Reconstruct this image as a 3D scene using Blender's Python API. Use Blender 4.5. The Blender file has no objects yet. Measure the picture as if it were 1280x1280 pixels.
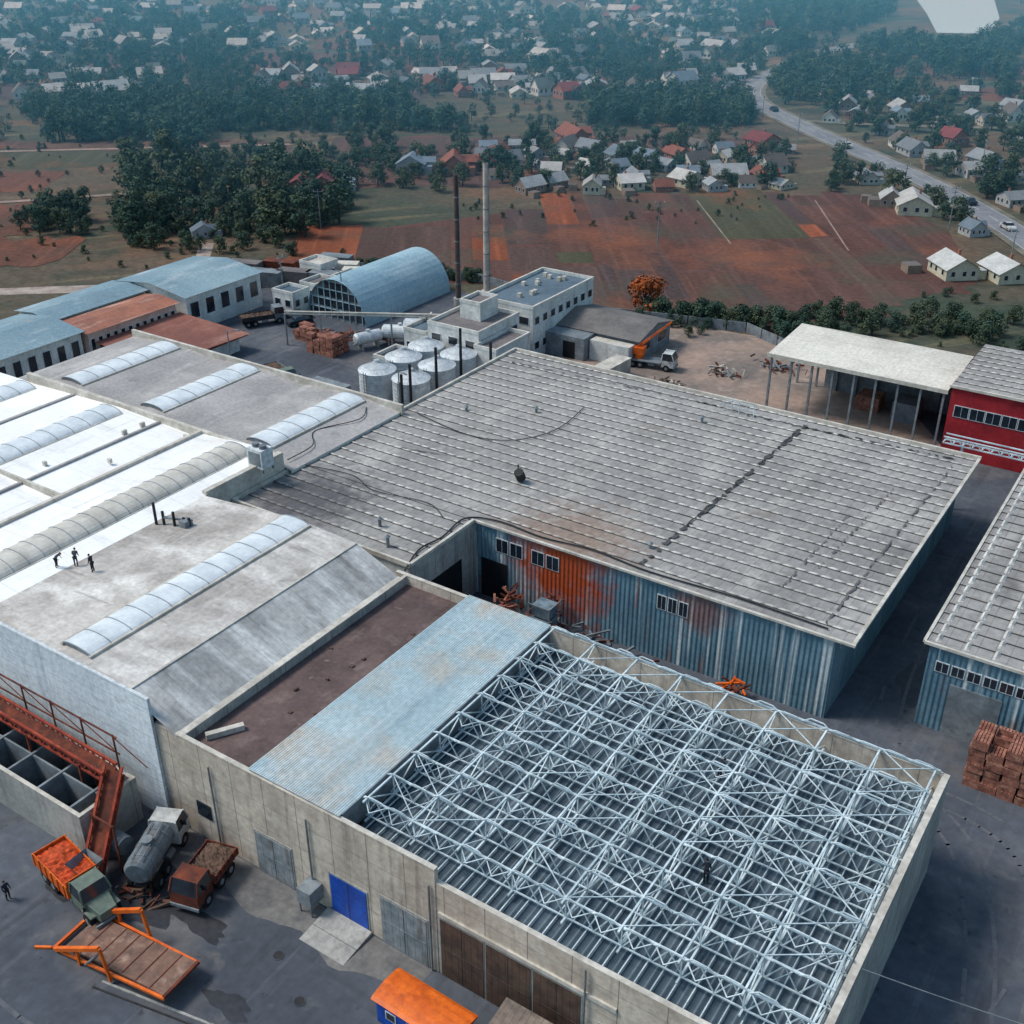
import bpy, math, random
from mathutils import Vector, Matrix, Quaternion
R=random.Random(7)
scn=bpy.context.scene
COL=scn.collection
# ---------------------------------------------------------------- materials
def lin(c):
    return tuple(((v/255.)/12.92 if v/255.<=.04045 else ((v/255.+.055)/1.055)**2.4) for v in c)+(1,)
class NB:
    def __init__(s,name):
        s.m=bpy.data.materials.new(name); s.m.use_nodes=True; s.nt=s.m.node_tree
        s.b=s.nt.nodes['Principled BSDF']; s.pos=s.n('ShaderNodeNewGeometry').outputs['Position']
    def n(s,t): return s.nt.nodes.new(t)
    def l(s,a,b):
        if isinstance(a,bpy.types.NodeSocket): s.nt.links.new(a,b)
        else: b.default_value=a
    def math(s,op,a,b=0.,c=None,clamp=False):
        n=s.n('ShaderNodeMath'); n.operation=op; n.use_clamp=clamp
        s.l(a,n.inputs[0]); s.l(b,n.inputs[1])
        if c is not None: s.l(c,n.inputs[2])
        return n.outputs[0]
    def axis(s,i):
        if not hasattr(s,'_sep'):
            n=s.n('ShaderNodeSeparateXYZ'); s.l(s.pos,n.inputs[0]); s._sep=n
        return s._sep.outputs[i]
    def noise(s,scale,detail=4,vec=None,rough=.6,off=0.,rot=0.):
        v=vec or s.pos
        if rot:
            r_=s.n('ShaderNodeMapping'); s.l(v,r_.inputs[0]); r_.inputs['Rotation'].default_value=(0,0,rot); v=r_.outputs[0]
        mp=s.n('ShaderNodeMapping'); s.l(v,mp.inputs[0])
        sc=scale if isinstance(scale,tuple) else (scale,)*3
        mp.inputs['Scale'].default_value=sc; mp.inputs['Location'].default_value=(off,off*1.7,off*.3)
        n=s.n('ShaderNodeTexNoise'); n.inputs['Scale'].default_value=1; n.inputs['Detail'].default_value=detail
        n.inputs['Roughness'].default_value=rough
        s.l(mp.outputs[0],n.inputs['Vector']); return n.outputs[0]
    def ramp(s,v,lo,hi,a=0.,b=1.):
        n=s.n('ShaderNodeMapRange'); s.l(v,n.inputs[0]); n.inputs[1].default_value=lo; n.inputs[2].default_value=hi
        n.inputs[3].default_value=a; n.inputs[4].default_value=b
        n.clamp=True; return n.outputs[0]
    def mix(s,f,a,b,mode='MIX'):
        n=s.n('ShaderNodeMix'); n.data_type='RGBA'; n.blend_type=mode
        s.l(f,n.inputs[0]); s.l(a,n.inputs[6]); s.l(b,n.inputs[7]); return n.outputs[2]
    def scale(s,c,v):
        n=s.n('ShaderNodeVectorMath'); n.operation='SCALE'; s.l(c,n.inputs[0]); s.l(v,n.inputs['Scale']); return n.outputs[0]
MATS={}
def mat(name,c1,c2=None,scale=.25,rough=.85,metal=0.,fine=2.5,fa=.22,corr=None,streaks=(),joints=(),patches=(),bump=.0,rand=0.,lo=.38,hi=.62,spec=.3):
    if name in MATS: return MATS[name]
    s=NB(name); c1=lin(c1); c2=lin(c2) if c2 else tuple(v*.8 for v in c1[:3])+(1,)
    col=s.mix(s.ramp(s.noise(scale,5),lo,hi),c1,c2)
    fn=s.noise(fine,4,off=3.1)
    for (c,sc,l0,h0,amt) in streaks:
        f=s.ramp(s.noise(sc,4,off=R.uniform(0,30)),l0,h0); col=s.mix(s.math('MULTIPLY',f,amt),col,lin(c))
    for (c,ctr,rad,amt) in patches:
        v=s.n('ShaderNodeVectorMath'); v.operation='DISTANCE'; s.l(s.pos,v.inputs[0]); v.inputs[1].default_value=ctr
        d=s.math('ADD',s.math('DIVIDE',v.outputs['Value'],rad),s.math('MULTIPLY',s.noise(.8,5,off=9.),1.6))
        f=s.ramp(d,1.2,1.9,1.,0.); col=s.mix(s.math('MULTIPLY',f,amt),col,lin(c))
    for (ax,per,w,c,amt) in joints:
        fr=s.math('FRACT',s.math('DIVIDE',s.axis(ax),per)); f=s.math('LESS_THAN',fr,w)
        col=s.mix(s.math('MULTIPLY',f,amt),col,lin(c))
    val=s.ramp(fn,.3,.7,1-fa,1+fa*.5)
    if rand:
        oi=s.n('ShaderNodeObjectInfo'); val=s.math('MULTIPLY',val,s.math('MULTIPLY_ADD',oi.outputs['Random'],rand,1-rand*.5))
    s.l(s.scale(col,val),s.b.inputs['Base Color'])
    s.b.inputs['Roughness'].default_value=rough; s.b.inputs['Metallic'].default_value=metal
    s.b.inputs['Specular IOR Level'].default_value=spec
    h=None
    if corr:
        ax,per,amp=corr
        h=s.math('MULTIPLY',s.math('SINE',s.math('MULTIPLY',s.axis(ax),2*math.pi/per)),amp)
    if bump:
        nb=s.math('MULTIPLY',fn,bump); h=s.math('ADD',h,nb) if h else nb
    if h:
        bn=s.n('ShaderNodeBump'); bn.inputs['Distance'].default_value=1.; bn.inputs['Strength'].default_value=1.
        s.l(h,bn.inputs['Height']); s.l(bn.outputs[0],s.b.inputs['Normal'])
    MATS[name]=s.m; return s.m
# ---------------------------------------------------------------- mesh helpers
class MB:
    def __init__(s): s.v=[];s.f=[];s.mi=[];s.ms=[]
    def slot(s,m):
        if m not in s.ms: s.ms.append(m)
        return s.ms.index(m)
    def poly(s,pts,m):
        i=len(s.v); s.v+= [tuple(p) for p in pts]; s.f.append(tuple(range(i,i+len(pts)))); s.mi.append(s.slot(m))
    def faces(s,vs,fs,m):
        i=len(s.v); s.v+=[tuple(p) for p in vs]; k=s.slot(m)
        for f in fs: s.f.append(tuple(a+i for a in f)); s.mi.append(k)
    def box(s,x0,x1,y0,y1,z0,z1,m,top=None,M=None):
        vs=[(x0,y0,z0),(x1,y0,z0),(x1,y1,z0),(x0,y1,z0),(x0,y0,z1),(x1,y0,z1),(x1,y1,z1),(x0,y1,z1)]
        if M: vs=[tuple(M@Vector(v)) for v in vs]
        s.faces(vs,[(0,3,2,1),(0,1,5,4),(1,2,6,5),(2,3,7,6),(3,0,4,7)],m); s.faces(vs[4:],[(0,1,2,3)],top or m)
    def beam(s,p,q,r,m,r2=None,up=None):
        p=Vector(p);q=Vector(q);d=(q-p)
        if d.length<1e-6: return
        d.normalize(); a=d.cross(Vector((0,0,1)) if abs(d.z)<.95 else Vector((1,0,0))).normalized(); b=d.cross(a)
        r2=r if r2 is None else r2; vs=[]
        for c,rr in((p,r),(q,r2)):
            for sx,sy in((-1,-1),(1,-1),(1,1),(-1,1)): vs.append(c+a*sx*rr+b*sy*rr)
        s.faces(vs,[(0,1,5,4),(1,2,6,5),(2,3,7,6),(3,0,4,7),(0,3,2,1),(4,5,6,7)],m)
    def cyl(s,p,q,r,m,r2=None,n=16,cap=None):
        p=Vector(p);q=Vector(q);d=(q-p).normalized(); a=d.cross(Vector((0,0,1)) if abs(d.z)<.95 else Vector((1,0,0))).normalized(); b=d.cross(a)
        r2=r if r2 is None else r2; vs=[]
        for c,rr in((p,r),(q,r2)):
            for i in range(n):
                t=2*math.pi*i/n; vs.append(c+a*math.cos(t)*rr+b*math.sin(t)*rr)
        s.faces(vs,[(i,(i+1)%n,n+(i+1)%n,n+i) for i in range(n)],m)
        s.faces(vs,[tuple(range(n))[::-1],tuple(range(n,2*n))],cap or m)
    def obj(s,name,parent=None,loc=(0,0,0),smooth=False,bevel=0):
        me=bpy.data.meshes.new(name); me.from_pydata(s.v,[],s.f)
        for m in s.ms: me.materials.append(m)
        me.polygons.foreach_set('material_index',s.mi)
        me.update()
        o=bpy.data.objects.new(name,me); COL.objects.link(o); o.location=loc
        if parent: o.parent=parent
        if bevel:
            b=o.modifiers.new('bevel','BEVEL'); b.width=bevel; b.segments=2; b.limit_method='ANGLE'
        if smooth:
            for p in me.polygons: p.use_smooth=True
        return o
def empty(name,loc=(0,0,0),rot=0,scale=1):
    o=bpy.data.objects.new(name,None); COL.objects.link(o); o.location=loc; o.rotation_euler=(0,0,rot); o.scale=(scale,)*3
    o.empty_display_size=.5; return o
class Grp:   # building whose parts are written in world coordinates
    def __init__(s,name,x,y): s.e=empty(name,(x,y,0)); s.o=(-x,-y,0)
    def add(s,mb,name,**k): return mb.obj(name,parent=s.e,loc=s.o,**k)
def sheet(name,pts,z,m):
    mb=MB(); mb.poly([(x,y,z) for x,y in pts],m); return mb.obj(name)
HX,HY=-.5528,.8333
def HL(D,L): return (HX*D+HY*L, HY*D-HX*L)
def pip(x,y,poly):
    c=False;j=len(poly)-1
    for i in range(len(poly)):
        xi,yi=poly[i];xj,yj=poly[j]
        if (yi>y)!=(yj>y) and x<(xj-xi)*(y-yi)/(yj-yi)+xi: c=not c
        j=i
    return c
# ---------------------------------------------------------------- palette
m_asph=mat('asphalt',(86,90,98),(68,72,80),.06,rough=.8,fine=1.2,fa=.22,streaks=[((120,114,110),.11,.52,.72,.6),((50,52,56),(.5,.03,1),.58,.7,.5),((52,52,56),(.04,.4,1),.6,.7,.4),((132,124,116),.35,.62,.78,.5),((42,42,46),.8,.64,.72,.6),((108,108,112),(.9,.06,1),.58,.68,.4)],bump=.01)
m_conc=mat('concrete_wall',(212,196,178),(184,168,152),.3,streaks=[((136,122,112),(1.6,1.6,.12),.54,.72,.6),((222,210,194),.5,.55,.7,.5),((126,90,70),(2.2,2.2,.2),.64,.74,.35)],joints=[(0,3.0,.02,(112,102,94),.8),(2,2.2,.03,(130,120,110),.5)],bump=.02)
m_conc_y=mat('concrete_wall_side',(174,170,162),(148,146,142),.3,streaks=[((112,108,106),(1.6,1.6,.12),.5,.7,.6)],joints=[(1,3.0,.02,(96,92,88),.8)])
m_cope=mat('coping',(206,198,186),(176,168,156),.5)
m_white=mat('white_cladding',(236,240,242),(216,222,226),.2,streaks=[((166,178,188),(1.2,1.2,.1),.55,.72,.6),((186,192,200),(.3,.3,2.2),.55,.62,.5)],joints=[(0,1.2,.03,(164,172,182),.5),(2,1.1,.04,(156,166,176),.6)])
m_wroof=mat('white_roof_membrane',(246,244,240),(232,228,224),.12,streaks=[((196,190,182),(.1,.5,1),.56,.74,.5),((226,202,182),.2,.6,.74,.45),((176,172,170),.5,.66,.78,.5),((166,162,160),(1.5,.06,1),.63,.7,.4)],joints=[(0,2.0,.015,(190,186,182),.5),(1,6.0,.01,(190,186,182),.5)],fa=.08)
m_bit=mat('grey_bitumen_roof',(172,166,162),(150,145,142),.1,streaks=[((206,200,194),(.4,.07,1),.55,.7,.5),((122,116,116),.25,.6,.74,.5),((196,188,182),.15,.55,.7,.5)],joints=[(1,1.0,.03,(140,134,132),.35)])
m_l1=mat('stained_roof',(194,186,178),(156,147,140),.14,streaks=[((230,224,216),(.12,.3,1),.48,.66,.75),((110,102,96),.4,.6,.78,.6),((204,196,190),(1.2,.15,.4),.5,.65,.4),((116,108,102),(.08,.9,1),.6,.7,.5)],joints=[(1,1.0,.02,(134,128,122),.4)])
m_slope=mat('metal_slope_roof',(184,180,176),(150,148,146),.25,streaks=[((224,222,218),(.12,.5,.12),.48,.68,.8),((100,97,94),(.12,.7,.12),.58,.74,.7),((130,100,80),.6,.64,.74,.5)],joints=[(1,1.1,.03,(122,118,114),.6)])
m_brown=mat('brown_flat_roof',(108,88,84),(86,70,68),.3,streaks=[((138,120,114),.5,.56,.72,.5),((66,54,52),(.8,.1,1),.56,.7,.6),((150,134,126),1.1,.64,.74,.5)],bump=.02)
m_pblue=mat('pale_blue_corrugated_roof',(186,200,202),(168,186,190),.12,rough=.55,streaks=[((200,172,144),(.15,.15,.15),.5,.68,.65),((206,212,212),(2.,.05,1),.5,.65,.5),((140,158,166),(.5,.05,1),.58,.7,.5)])
m_deck=mat('deck_sheet',(78,92,102),(58,72,82),.2,corr=(0,.5,.03),streaks=[((112,122,128),(1.5,.1,1),.55,.7,.6),((46,54,62),.2,.56,.7,.5)],joints=[(0,1.0,.1,(120,132,138),.5)])
m_steel=mat('painted_steel_truss',(214,224,226),(172,186,190),.6,rough=.55,fine=4,streaks=[((150,120,100),1.5,.66,.74,.5)])
m_whroof=mat('asbestos_roof',(160,155,150),(138,133,129),.07,streaks=[((184,178,170),(.3,.1,1),.5,.66,.6),((98,93,90),.12,.58,.74,.6),((106,102,100),(.06,.6,1),.6,.74,.45),((120,100,84),.2,.64,.74,.35)],joints=[(0,1.16,.07,(112,108,105),.55)],patches=[((132,100,80),(-45,77,8),8,.65),((74,72,75),(-71,70,8),8,.85)],fine=1.6)
m_rib=mat('roof_rib_caps',(208,202,194),(180,175,168),.12,fa=.3,streaks=[((128,122,118),.15,.58,.72,.6)],patches=[((150,120,98),(-45,77,8),7,.5),((98,96,98),(-71,70,8),8,.8)])
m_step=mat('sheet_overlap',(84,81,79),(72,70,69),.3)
m_whwall=mat('corrugated_wall',(104,136,150),(86,118,134),.3,rough=.6,corr=(0,.45,.04),
  streaks=[((200,208,208),(1.3,1.3,.03),.54,.61,.75),((60,82,96),(1.7,1.7,.04),.58,.66,.7),((136,94,70),(.9,.9,.12),.6,.72,.7)],
  patches=[((170,74,40),(-45.0,75.5,5.6),5.8,1.),((140,76,50),(-31,75.5,6.6),3.,.6)])
m_whside=mat('corrugated_side_wall',(110,140,152),(90,120,134),.3,rough=.6,corr=(1,.45,.04),streaks=[((140,158,166),(1.2,1.2,.03),.52,.62,.6),((72,92,102),(1.6,1.6,.05),.56,.66,.5)])
m_glass=mat('dark_glass',(34,44,54),(24,32,40),.8,rough=.15,spec=.8)
m_frame=mat('white_frame',(212,214,214),(186,190,192),2)
m_black=mat('black_tar',(40,40,44),(56,54,54),1)
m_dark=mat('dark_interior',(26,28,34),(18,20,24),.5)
m_brick=mat('red_cladding_wall',(160,36,44),(136,30,38),.3,streaks=[((180,60,62),.6,.55,.7,.4)])
m_blue=mat('blue_paint',(26,82,176),(20,62,146),.6,rough=.5,streaks=[((80,110,160),(2,2,.4),.58,.7,.5)])
m_orange=mat('orange_paint',(232,110,30),(200,86,26),.7,rough=.5,streaks=[((120,70,44),1.4,.6,.75,.5)])
m_rust=mat('rusty_steel',(118,58,40),(80,44,36),.8,streaks=[((160,84,54),1.5,.55,.7,.5)])
m_redox=mat('red_oxide_paint',(160,66,46),(126,52,40),.8,streaks=[((196,104,66),1.5,.55,.7,.5)])
m_grey=mat('grey_paint',(132,138,142),(106,112,116),.6,rough=.6,streaks=[((80,74,70),1.1,.58,.72,.5)])
m_gate=mat('brown_gate',(98,76,64),(74,58,50),.8,joints=[(0,.5,.08,(48,38,34),.7)])
m_ggate=mat('grey_gate',(146,148,150),(116,122,124),.8,joints=[(0,.6,.06,(76,80,82),.7)],streaks=[((96,78,66),(1,1,.3),.58,.7,.6)])
m_galv=mat('galvanised_steel',(214,216,216),(186,190,192),.8,rough=.5,metal=.15,joints=[(2,.9,.05,(150,154,158),.6)])
m_tyre=mat('tyre',(24,24,26),(34,33,33),3)
m_lblue=mat('light_blue_metal_roof',(158,182,190),(134,162,174),.1,rough=.5,streaks=[((184,198,202),(.4,.1,.4),.52,.66,.5),((120,110,104),.3,.64,.74,.4)],joints=[(1,1.5,.04,(110,134,146),.5)])
m_lroof=mat('teal_grey_roof',(144,164,170),(118,142,152),.06,streaks=[((184,190,192),(.3,.1,1),.54,.68,.6),((102,110,114),.15,.58,.74,.5),((160,120,100),.1,.6,.74,.5)],joints=[(1,1.2,.05,(108,128,138),.4)])
m_rroof=mat('rusty_roof',(168,108,86),(138,92,78),.15,streaks=[((204,172,156),(.6,.1,1),.5,.68,.7),((100,74,66),.3,.58,.72,.5)],joints=[(1,1.1,.06,(112,66,54),.5)])
m_lowrust=mat('brown_red_roof',(146,92,78),(122,78,68),.15,streaks=[((170,126,112),(.3,.1,1),.55,.7,.5)])
m_wwall=mat('whitewashed_wall',(220,218,212),(192,192,188),.4,streaks=[((146,142,136),(.8,.8,.15),.56,.72,.6)])
m_canopy=mat('canopy_roof',(218,210,196),(196,188,176),.1,streaks=[((160,152,138),(.1,.5,1),.56,.7,.5),((226,220,206),.3,.55,.7,.5)],joints=[(0,1.1,.04,(170,164,154),.5)])
m_woodp=mat('pallet_wood',(164,108,90),(120,74,62),1.1,streaks=[((196,146,122),2.2,.5,.65,.6),((76,50,44),1.7,.58,.7,.6)])
m_load=mat('load_of_tomatoes',(214,84,40),(160,66,34),3,bump=.1)
m_soil=mat('soil_pile',(106,82,68),(84,66,56),1.5,bump=.1)
m_tr=mat('skylight_polycarbonate',(220,222,222),(196,200,202),.5,rough=.35,fa=.1)
m_tr2=mat('skylight_yellowed',(208,200,188),(184,176,164),.5,rough=.4,fa=.12)
m_skyrib=mat('skylight_rib_paint',(156,162,168),(138,144,150),.5)
m_dust=mat('dusty_yard',(156,132,118),(120,108,100),.12,streaks=[((182,160,144),.3,.55,.7,.5),((92,86,84),(.2,.05,1),.58,.7,.5)],fine=1)
# ---------------------------------------------------------------- ground
def ground_mat():
    s=NB('ground_grass_and_soil')
    n1=s.noise(.012,6); n2=s.noise(.05,6,off=5.); n3=s.noise(.9,4,off=2.)
    c=s.mix(s.ramp(n1,.38,.58),lin((68,76,64)),lin((98,84,72)))
    c=s.mix(s.ramp(n2,.5,.66),c,lin((60,70,60)))
    c=s.mix(s.math('MULTIPLY',s.ramp(s.noise(.03,5,off=11.),.53,.68),.65),c,lin((124,90,70)))
    c=s.mix(s.math('MULTIPLY',s.ramp(s.noise((.02,.2,1),4,off=7.),.56,.66),.5),c,lin((78,68,62)))
    c=s.mix(s.math('MULTIPLY',s.ramp(s.noise((.15,.012,1),4,off=17.,rot=.6),.56,.62),.5),c,lin((116,108,84)))
    s.l(s.scale(c,s.ramp(n3,.3,.7,.72,1.2)),s.b.inputs['Base Color']); s.b.inputs['Roughness'].default_value=.95; s.b.inputs['Specular IOR Level'].default_value=.1
    return s.m
m_ground=ground_mat()
sheet('ground',[(-4000,-2000),(4000,-2000),(4000,6000),(-4000,6000)],0,m_ground)
sheet('factory_yard_pavement',[(-152,-20),(30,-20),(60,120),(30,156),(-60,150),(-88,153),(-112,152),(-133,140),(-152,128)],.005,m_asph)
sheet('dusty_yard_ground',[(-84,128),(-50,116),(-24,133),(-36,150),(-52,160),(-72,158)],.02,m_dust)
FROT=math.atan2(.807,.59)
def field_mat(name,c,base=(96,74,68),k=.45):
    s=NB(name); c=tuple(base[i]*(1-k)+c[i]*k for i in range(3))
    col=s.mix(s.ramp(s.noise((.015,.12,1),5,rot=FROT,off=R.uniform(0,40)),.35,.65),lin(c),lin(tuple(v*.84 for v in c)))
    col=s.mix(s.math('MULTIPLY',s.ramp(s.noise((.03,.6,1),4,rot=FROT,off=R.uniform(0,40)),.54,.66),.5),col,lin(tuple(min(255,v*1.15) for v in c)))
    col=s.mix(s.math('MULTIPLY',s.ramp(s.noise(.06,5,off=3.),.52,.68),.7),col,lin((76,76,66)))
    col=s.mix(s.math('MULTIPLY',s.ramp(s.noise(.04,6,off=21.),.53,.68),.7),col,lin((134,84,64)))
    s.l(s.scale(col,s.ramp(s.noise(1.,4),.3,.7,.75,1.15)),s.b.inputs['Base Color']); s.b.inputs['Roughness'].default_value=.95; s.b.inputs['Specular IOR Level'].default_value=.1; return s.m
fc=[(102,70,64),(92,72,68),(114,76,64),(80,72,76),(96,62,58),(124,76,60),(88,74,70),(110,88,76),(74,68,70)]
m_f=[field_mat('ploughed_soil_%d'%i,c) for i,c in enumerate(fc)]
m_green=field_mat('garden_crop',(78,86,64),k=.7)
m_orf=field_mat('orange_stubble',(152,84,58),k=.8)
U=Vector((.59,-.807));V=Vector((.807,.59))
fieldpoly=[(-160,160),(-134,205),(-112,234),(-76,262),(-52,240),(-38,206),(-58,165),(-86,158),(-110,158),(-132,146)]
mb=MB(); mb.poly([(x,y,.0095) for x,y in fieldpoly][::-1],m_f[0]); b=-40.
while b<112:
    w=R.choice([3,4,5,7,9,13,18]); a=-268.+R.uniform(0,8)
    while a<-160:
        h=R.choice([10,18,30,44]); 
        c=U*(a+h/2)+V*(b+w/2)
        if pip(c.x,c.y,fieldpoly):
            r_=R.random()
            m=R.choice(m_f) if r_<.88 else (m_green if r_<.95 else m_orf)
            j=lambda:R.uniform(-.8,.8)
            q=[U*(a+.9+j())+V*(b+.1),U*(a+.9+j())+V*(b+w-.25),U*(a+h-.9+j())+V*(b+w-.25),U*(a+h-.9+j())+V*(b+.1)]
            mb.poly([(p.x,p.y,.014) for p in q][::-1],m)
        a+=h
    b+=w
for (p,q) in (((-106,235),(-85,206)),((-84,250),(-64,214))):
    p=Vector(p);q=Vector(q);d=(q-p).normalized();nn=Vector((-d.y,d.x))*.16
    mb.poly([(p.x-nn.x,p.y-nn.y,.018),(q.x-nn.x,q.y-nn.y,.018),(q.x+nn.x,q.y+nn.y,.018),(p.x+nn.x,p.y+nn.y,.018)],m_dust)
mb.obj('ploughed_field')
mb=MB(); pz=[.025]
def patch(D0,D1,L0,L1,m,z=None,k=0):
    z=pz[0]; pz[0]+=.004
    n=16; A=[]
    for i in range(n+1): A.append(HL(D0+R.uniform(-3,3)+k*i/n,L0+(L1-L0)*i/n))
    for i in range(n,-1,-1): A.append(HL(D1+R.uniform(-3,3)+k*i/n,L0+(L1-L0)*i/n))
    mb.poly([(x,y,z) for x,y in A],m)
patch(462,525,-175,-20,m_f[0]); patch(395,432,-230,-30,m_f[3]); patch(540,575,-90,40,m_f[2]); patch(404,430,20,80,m_f[4])
patch(290,312,-165,-70,m_green); patch(262,284,-175,-110,m_f[5]); patch(268,300,-60,10,m_f[1]); patch(300,330,-50,70,m_f[6]); patch(225,252,-150,-98,m_f[2])
patch(560,600,-240,-120,m_f[2]); patch(650,680,-150,20,m_f[0]); patch(205,222,-130,-85,m_f[5]); patch(620,650,60,170,m_green); patch(720,760,-260,-80,m_f[2]); patch(780,800,0,160,m_f[7])
patch(455,480,150,230,m_f[2]); patch(395,420,130,200,m_f[5]); patch(312,326,-170,-60,m_f[7])
mb.obj('distant_fields')
sheet('dirt_path',[(-190,100),(-187,98),(-150,128),(-170,150),(-173,149),(-155,130)],.016,mat('dirt_path_soil',(172,156,144),(134,118,108),.3))
mb=MB(); 
for D0,L0,D1,L1 in((305,-160,318,-60),(240,-150,262,-80)):
    a=HL(D0,L0);c=HL(D1,L1); mb.poly([(a[0],a[1],.13),(c[0],c[1],.13),(c[0]-1,c[1]+2,.13),(a[0]-1,a[1]+2,.13)],m_dust)
mb.obj('field_track')
mw=NB('river_water'); mw.b.inputs['Base Color'].default_value=(.45,.5,.52,1); mw.b.inputs['Roughness'].default_value=.25; mw.b.inputs['Specular IOR Level'].default_value=1.  # grey-white sky reflection is put into the water's base colour
river=[(-158,622),(-134,632),(-150,720),(-185,860),(-230,1100),(-310,1100),(-228,830),(-190,720)]
sheet('river_water',river,.14,mw.m)
road=[(-165,600),(-178,520),(-172,449),(-164,405),(-150,373),(-127,345),(-105,321),(-79,294),(-59,271),(-37,241),(-18,208),(0,170),(20,120)]
def ribbon(name,pts,w,z,m,off=0,dash=None):
    P=[]
    for i in range(len(pts)-1):
        p0=Vector(pts[max(i-1,0)]);p1=Vector(pts[i]);p2=Vector(pts[i+1]);p3=Vector(pts[min(i+2,len(pts)-1)])
        for k in range(8):
            t=k/8; P.append(.5*((2*p1)+(-p0+p2)*t+(2*p0-5*p1+4*p2-p3)*t*t+(-p0+3*p1-3*p2+p3)*t**3))
    P.append(Vector(pts[-1])); mb=MB(); Lf=[];Rt=[]
    for i,p in enumerate(P):
        d=(P[min(i+1,len(P)-1)]-P[max(i-1,0)]).normalized(); n=Vector((-d.y,d.x)); Lf.append(p+n*(off+w/2)); Rt.append(p+n*(off-w/2))
    for i in range(len(P)-1):
        if dash and i%2: continue
        mb.poly([(Rt[i].x,Rt[i].y,z),(Rt[i+1].x,Rt[i+1].y,z),(Lf[i+1].x,Lf[i+1].y,z),(Lf[i].x,Lf[i].y,z)],m)
    return mb.obj(name)
m_road=mat('road_asphalt',(132,134,138),(112,114,120),.1,fine=1)
m_line=mat('road_paint',(200,200,196),(170,170,168),1)
m_verge=mat('verge_gravel',(128,120,108),(92,92,80),.2)
ribbon('road_verge',road,10,.15,m_verge); ribbon('road',road,7,.156,m_road)
ribbon('road_centre_marking',road,.18,.162,m_line,0,True); ribbon('road_edge_marking',road,.12,.162,m_line,3.2); ribbon('road_edge_marking',road,.12,.162,m_line,-3.2)
ribbon('side_road',[(-127,345),(-100,352),(-60,372),(-20,400)],4,.145,m_verge)
# ---------------------------------------------------------------- helpers for buildings
def windows(mb,x0,x1,y,z0,z1,n,face='-y',gap=.12):
    w=(x1-x0)/n
    for i in range(n):
        a=x0+i*w+w*gap/2;b2=x0+(i+1)*w-w*gap/2
        if face=='-y':
            mb.box(a,b2,y-.06,y+.05,z0,z1,m_frame); mb.box(a+.08,(a+b2)/2-.03,y-.075,y-.06,z0+.08,z1-.08,m_glass); mb.box((a+b2)/2+.03,b2-.08,y-.075,y-.06,z0+.08,z1-.08,m_glass)
        else:
            mb.box(y-.05,y+.06,a,b2,z0,z1,m_frame); mb.box(y+.06,y+.075,a+.08,(a+b2)/2-.03,z0+.08,z1-.08,m_glass); mb.box(y+.06,y+.075,(a+b2)/2+.03,b2-.08,z0+.08,z1-.08,m_glass)
def skylight(g,x,w,y0,y1,z,h,mt=None,sp=1.8):
    mt=mt or m_tr
    mb=MB(); n=12; L=int((y1-y0)/sp); prof=[(x-w/2*math.cos(math.pi*i/n),z+h*math.sin(math.pi*i/n)) for i in range(n+1)]
    for i in range(n):
        a,b_=prof[i],prof[i+1]; mb.faces([(a[0],y0,a[1]),(b_[0],y0,b_[1]),(b_[0],y1,b_[1]),(a[0],y1,a[1])],[(0,1,2,3)],mt)
    for yy in (y0,y1): mb.poly([(p[0],yy,p[1]) for p in prof],m_grey)
    g.add(mb,'barrel_skylight',smooth=False)
    mb=MB()
    for k in range(L+1):
        yy=y0+(y1-y0)*k/L
        for i in range(n):
            a,b_=prof[i],prof[i+1]; mb.beam((a[0],yy,a[1]+.02),(b_[0],yy,b_[1]+.02),.035,m_skyrib)
    for sx in(-1,1): mb.box(x+sx*(w/2)-.12,x+sx*(w/2)+.12,y0-.1,y1+.1,z-.3,z+.12,m_cope)
    g.add(mb,'skylight_ribs')
# ---------------------------------------------------------------- truss hall
X0,X1,Y0,Y1=-55.3,-7.1,37.7,63.3
g=Grp('unroofed_truss_hall',-30,50)
mb=MB()
mb.box(X0,-30.6,Y0,Y0+.35,0,9,m_conc,m_cope)
mb.box(-30.597,X1,Y0+.05,Y0+.4,0,7.9,m_conc,m_cope)
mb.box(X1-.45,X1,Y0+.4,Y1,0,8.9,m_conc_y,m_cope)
mb.box(X0+1.5,X1-.45,Y1-.35,Y1,0,8.95,m_conc,m_cope)
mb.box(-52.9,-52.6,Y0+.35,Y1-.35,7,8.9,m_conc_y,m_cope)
g.add(mb,'walls')
mb=MB()
mb.poly([(-52.6,Y0+.35,8.05),(-46.2,Y0+.35,8.05),(-46.2,Y1-.35,8.05),(-52.6,Y1-.35,8.05)],m_brown)
for i in range(9): 
    xx,yy=R.uniform(-52,-47),R.uniform(40,62); mb.box(xx,xx+R.uniform(.15,.35),yy,yy+R.uniform(.15,.4),8.05,8.12+R.uniform(0,.18),m_soil)
mb.beam((-51.8,39.2,8.3),(-50.4,41.5,8.3),.22,m_cope)
g.add(mb,'flat_roof')
mb=MB()
n=44
for i in range(n):
    a=-46.2+8.*i/n; w=8./n
    z0,z1=9.12,9.165
    mb.faces([(a,Y0+.1,z0),(a+w*.35,Y0+.1,z1),(a+w*.65,Y0+.1,z1),(a+w,Y0+.1,z0),(a,Y1-.1,z0),(a+w*.35,Y1-.1,z1),(a+w*.65,Y1-.1,z1),(a+w,Y1-.1,z0)],[(0,1,5,4),(1,2,6,5),(2,3,7,6)],m_pblue)
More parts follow.
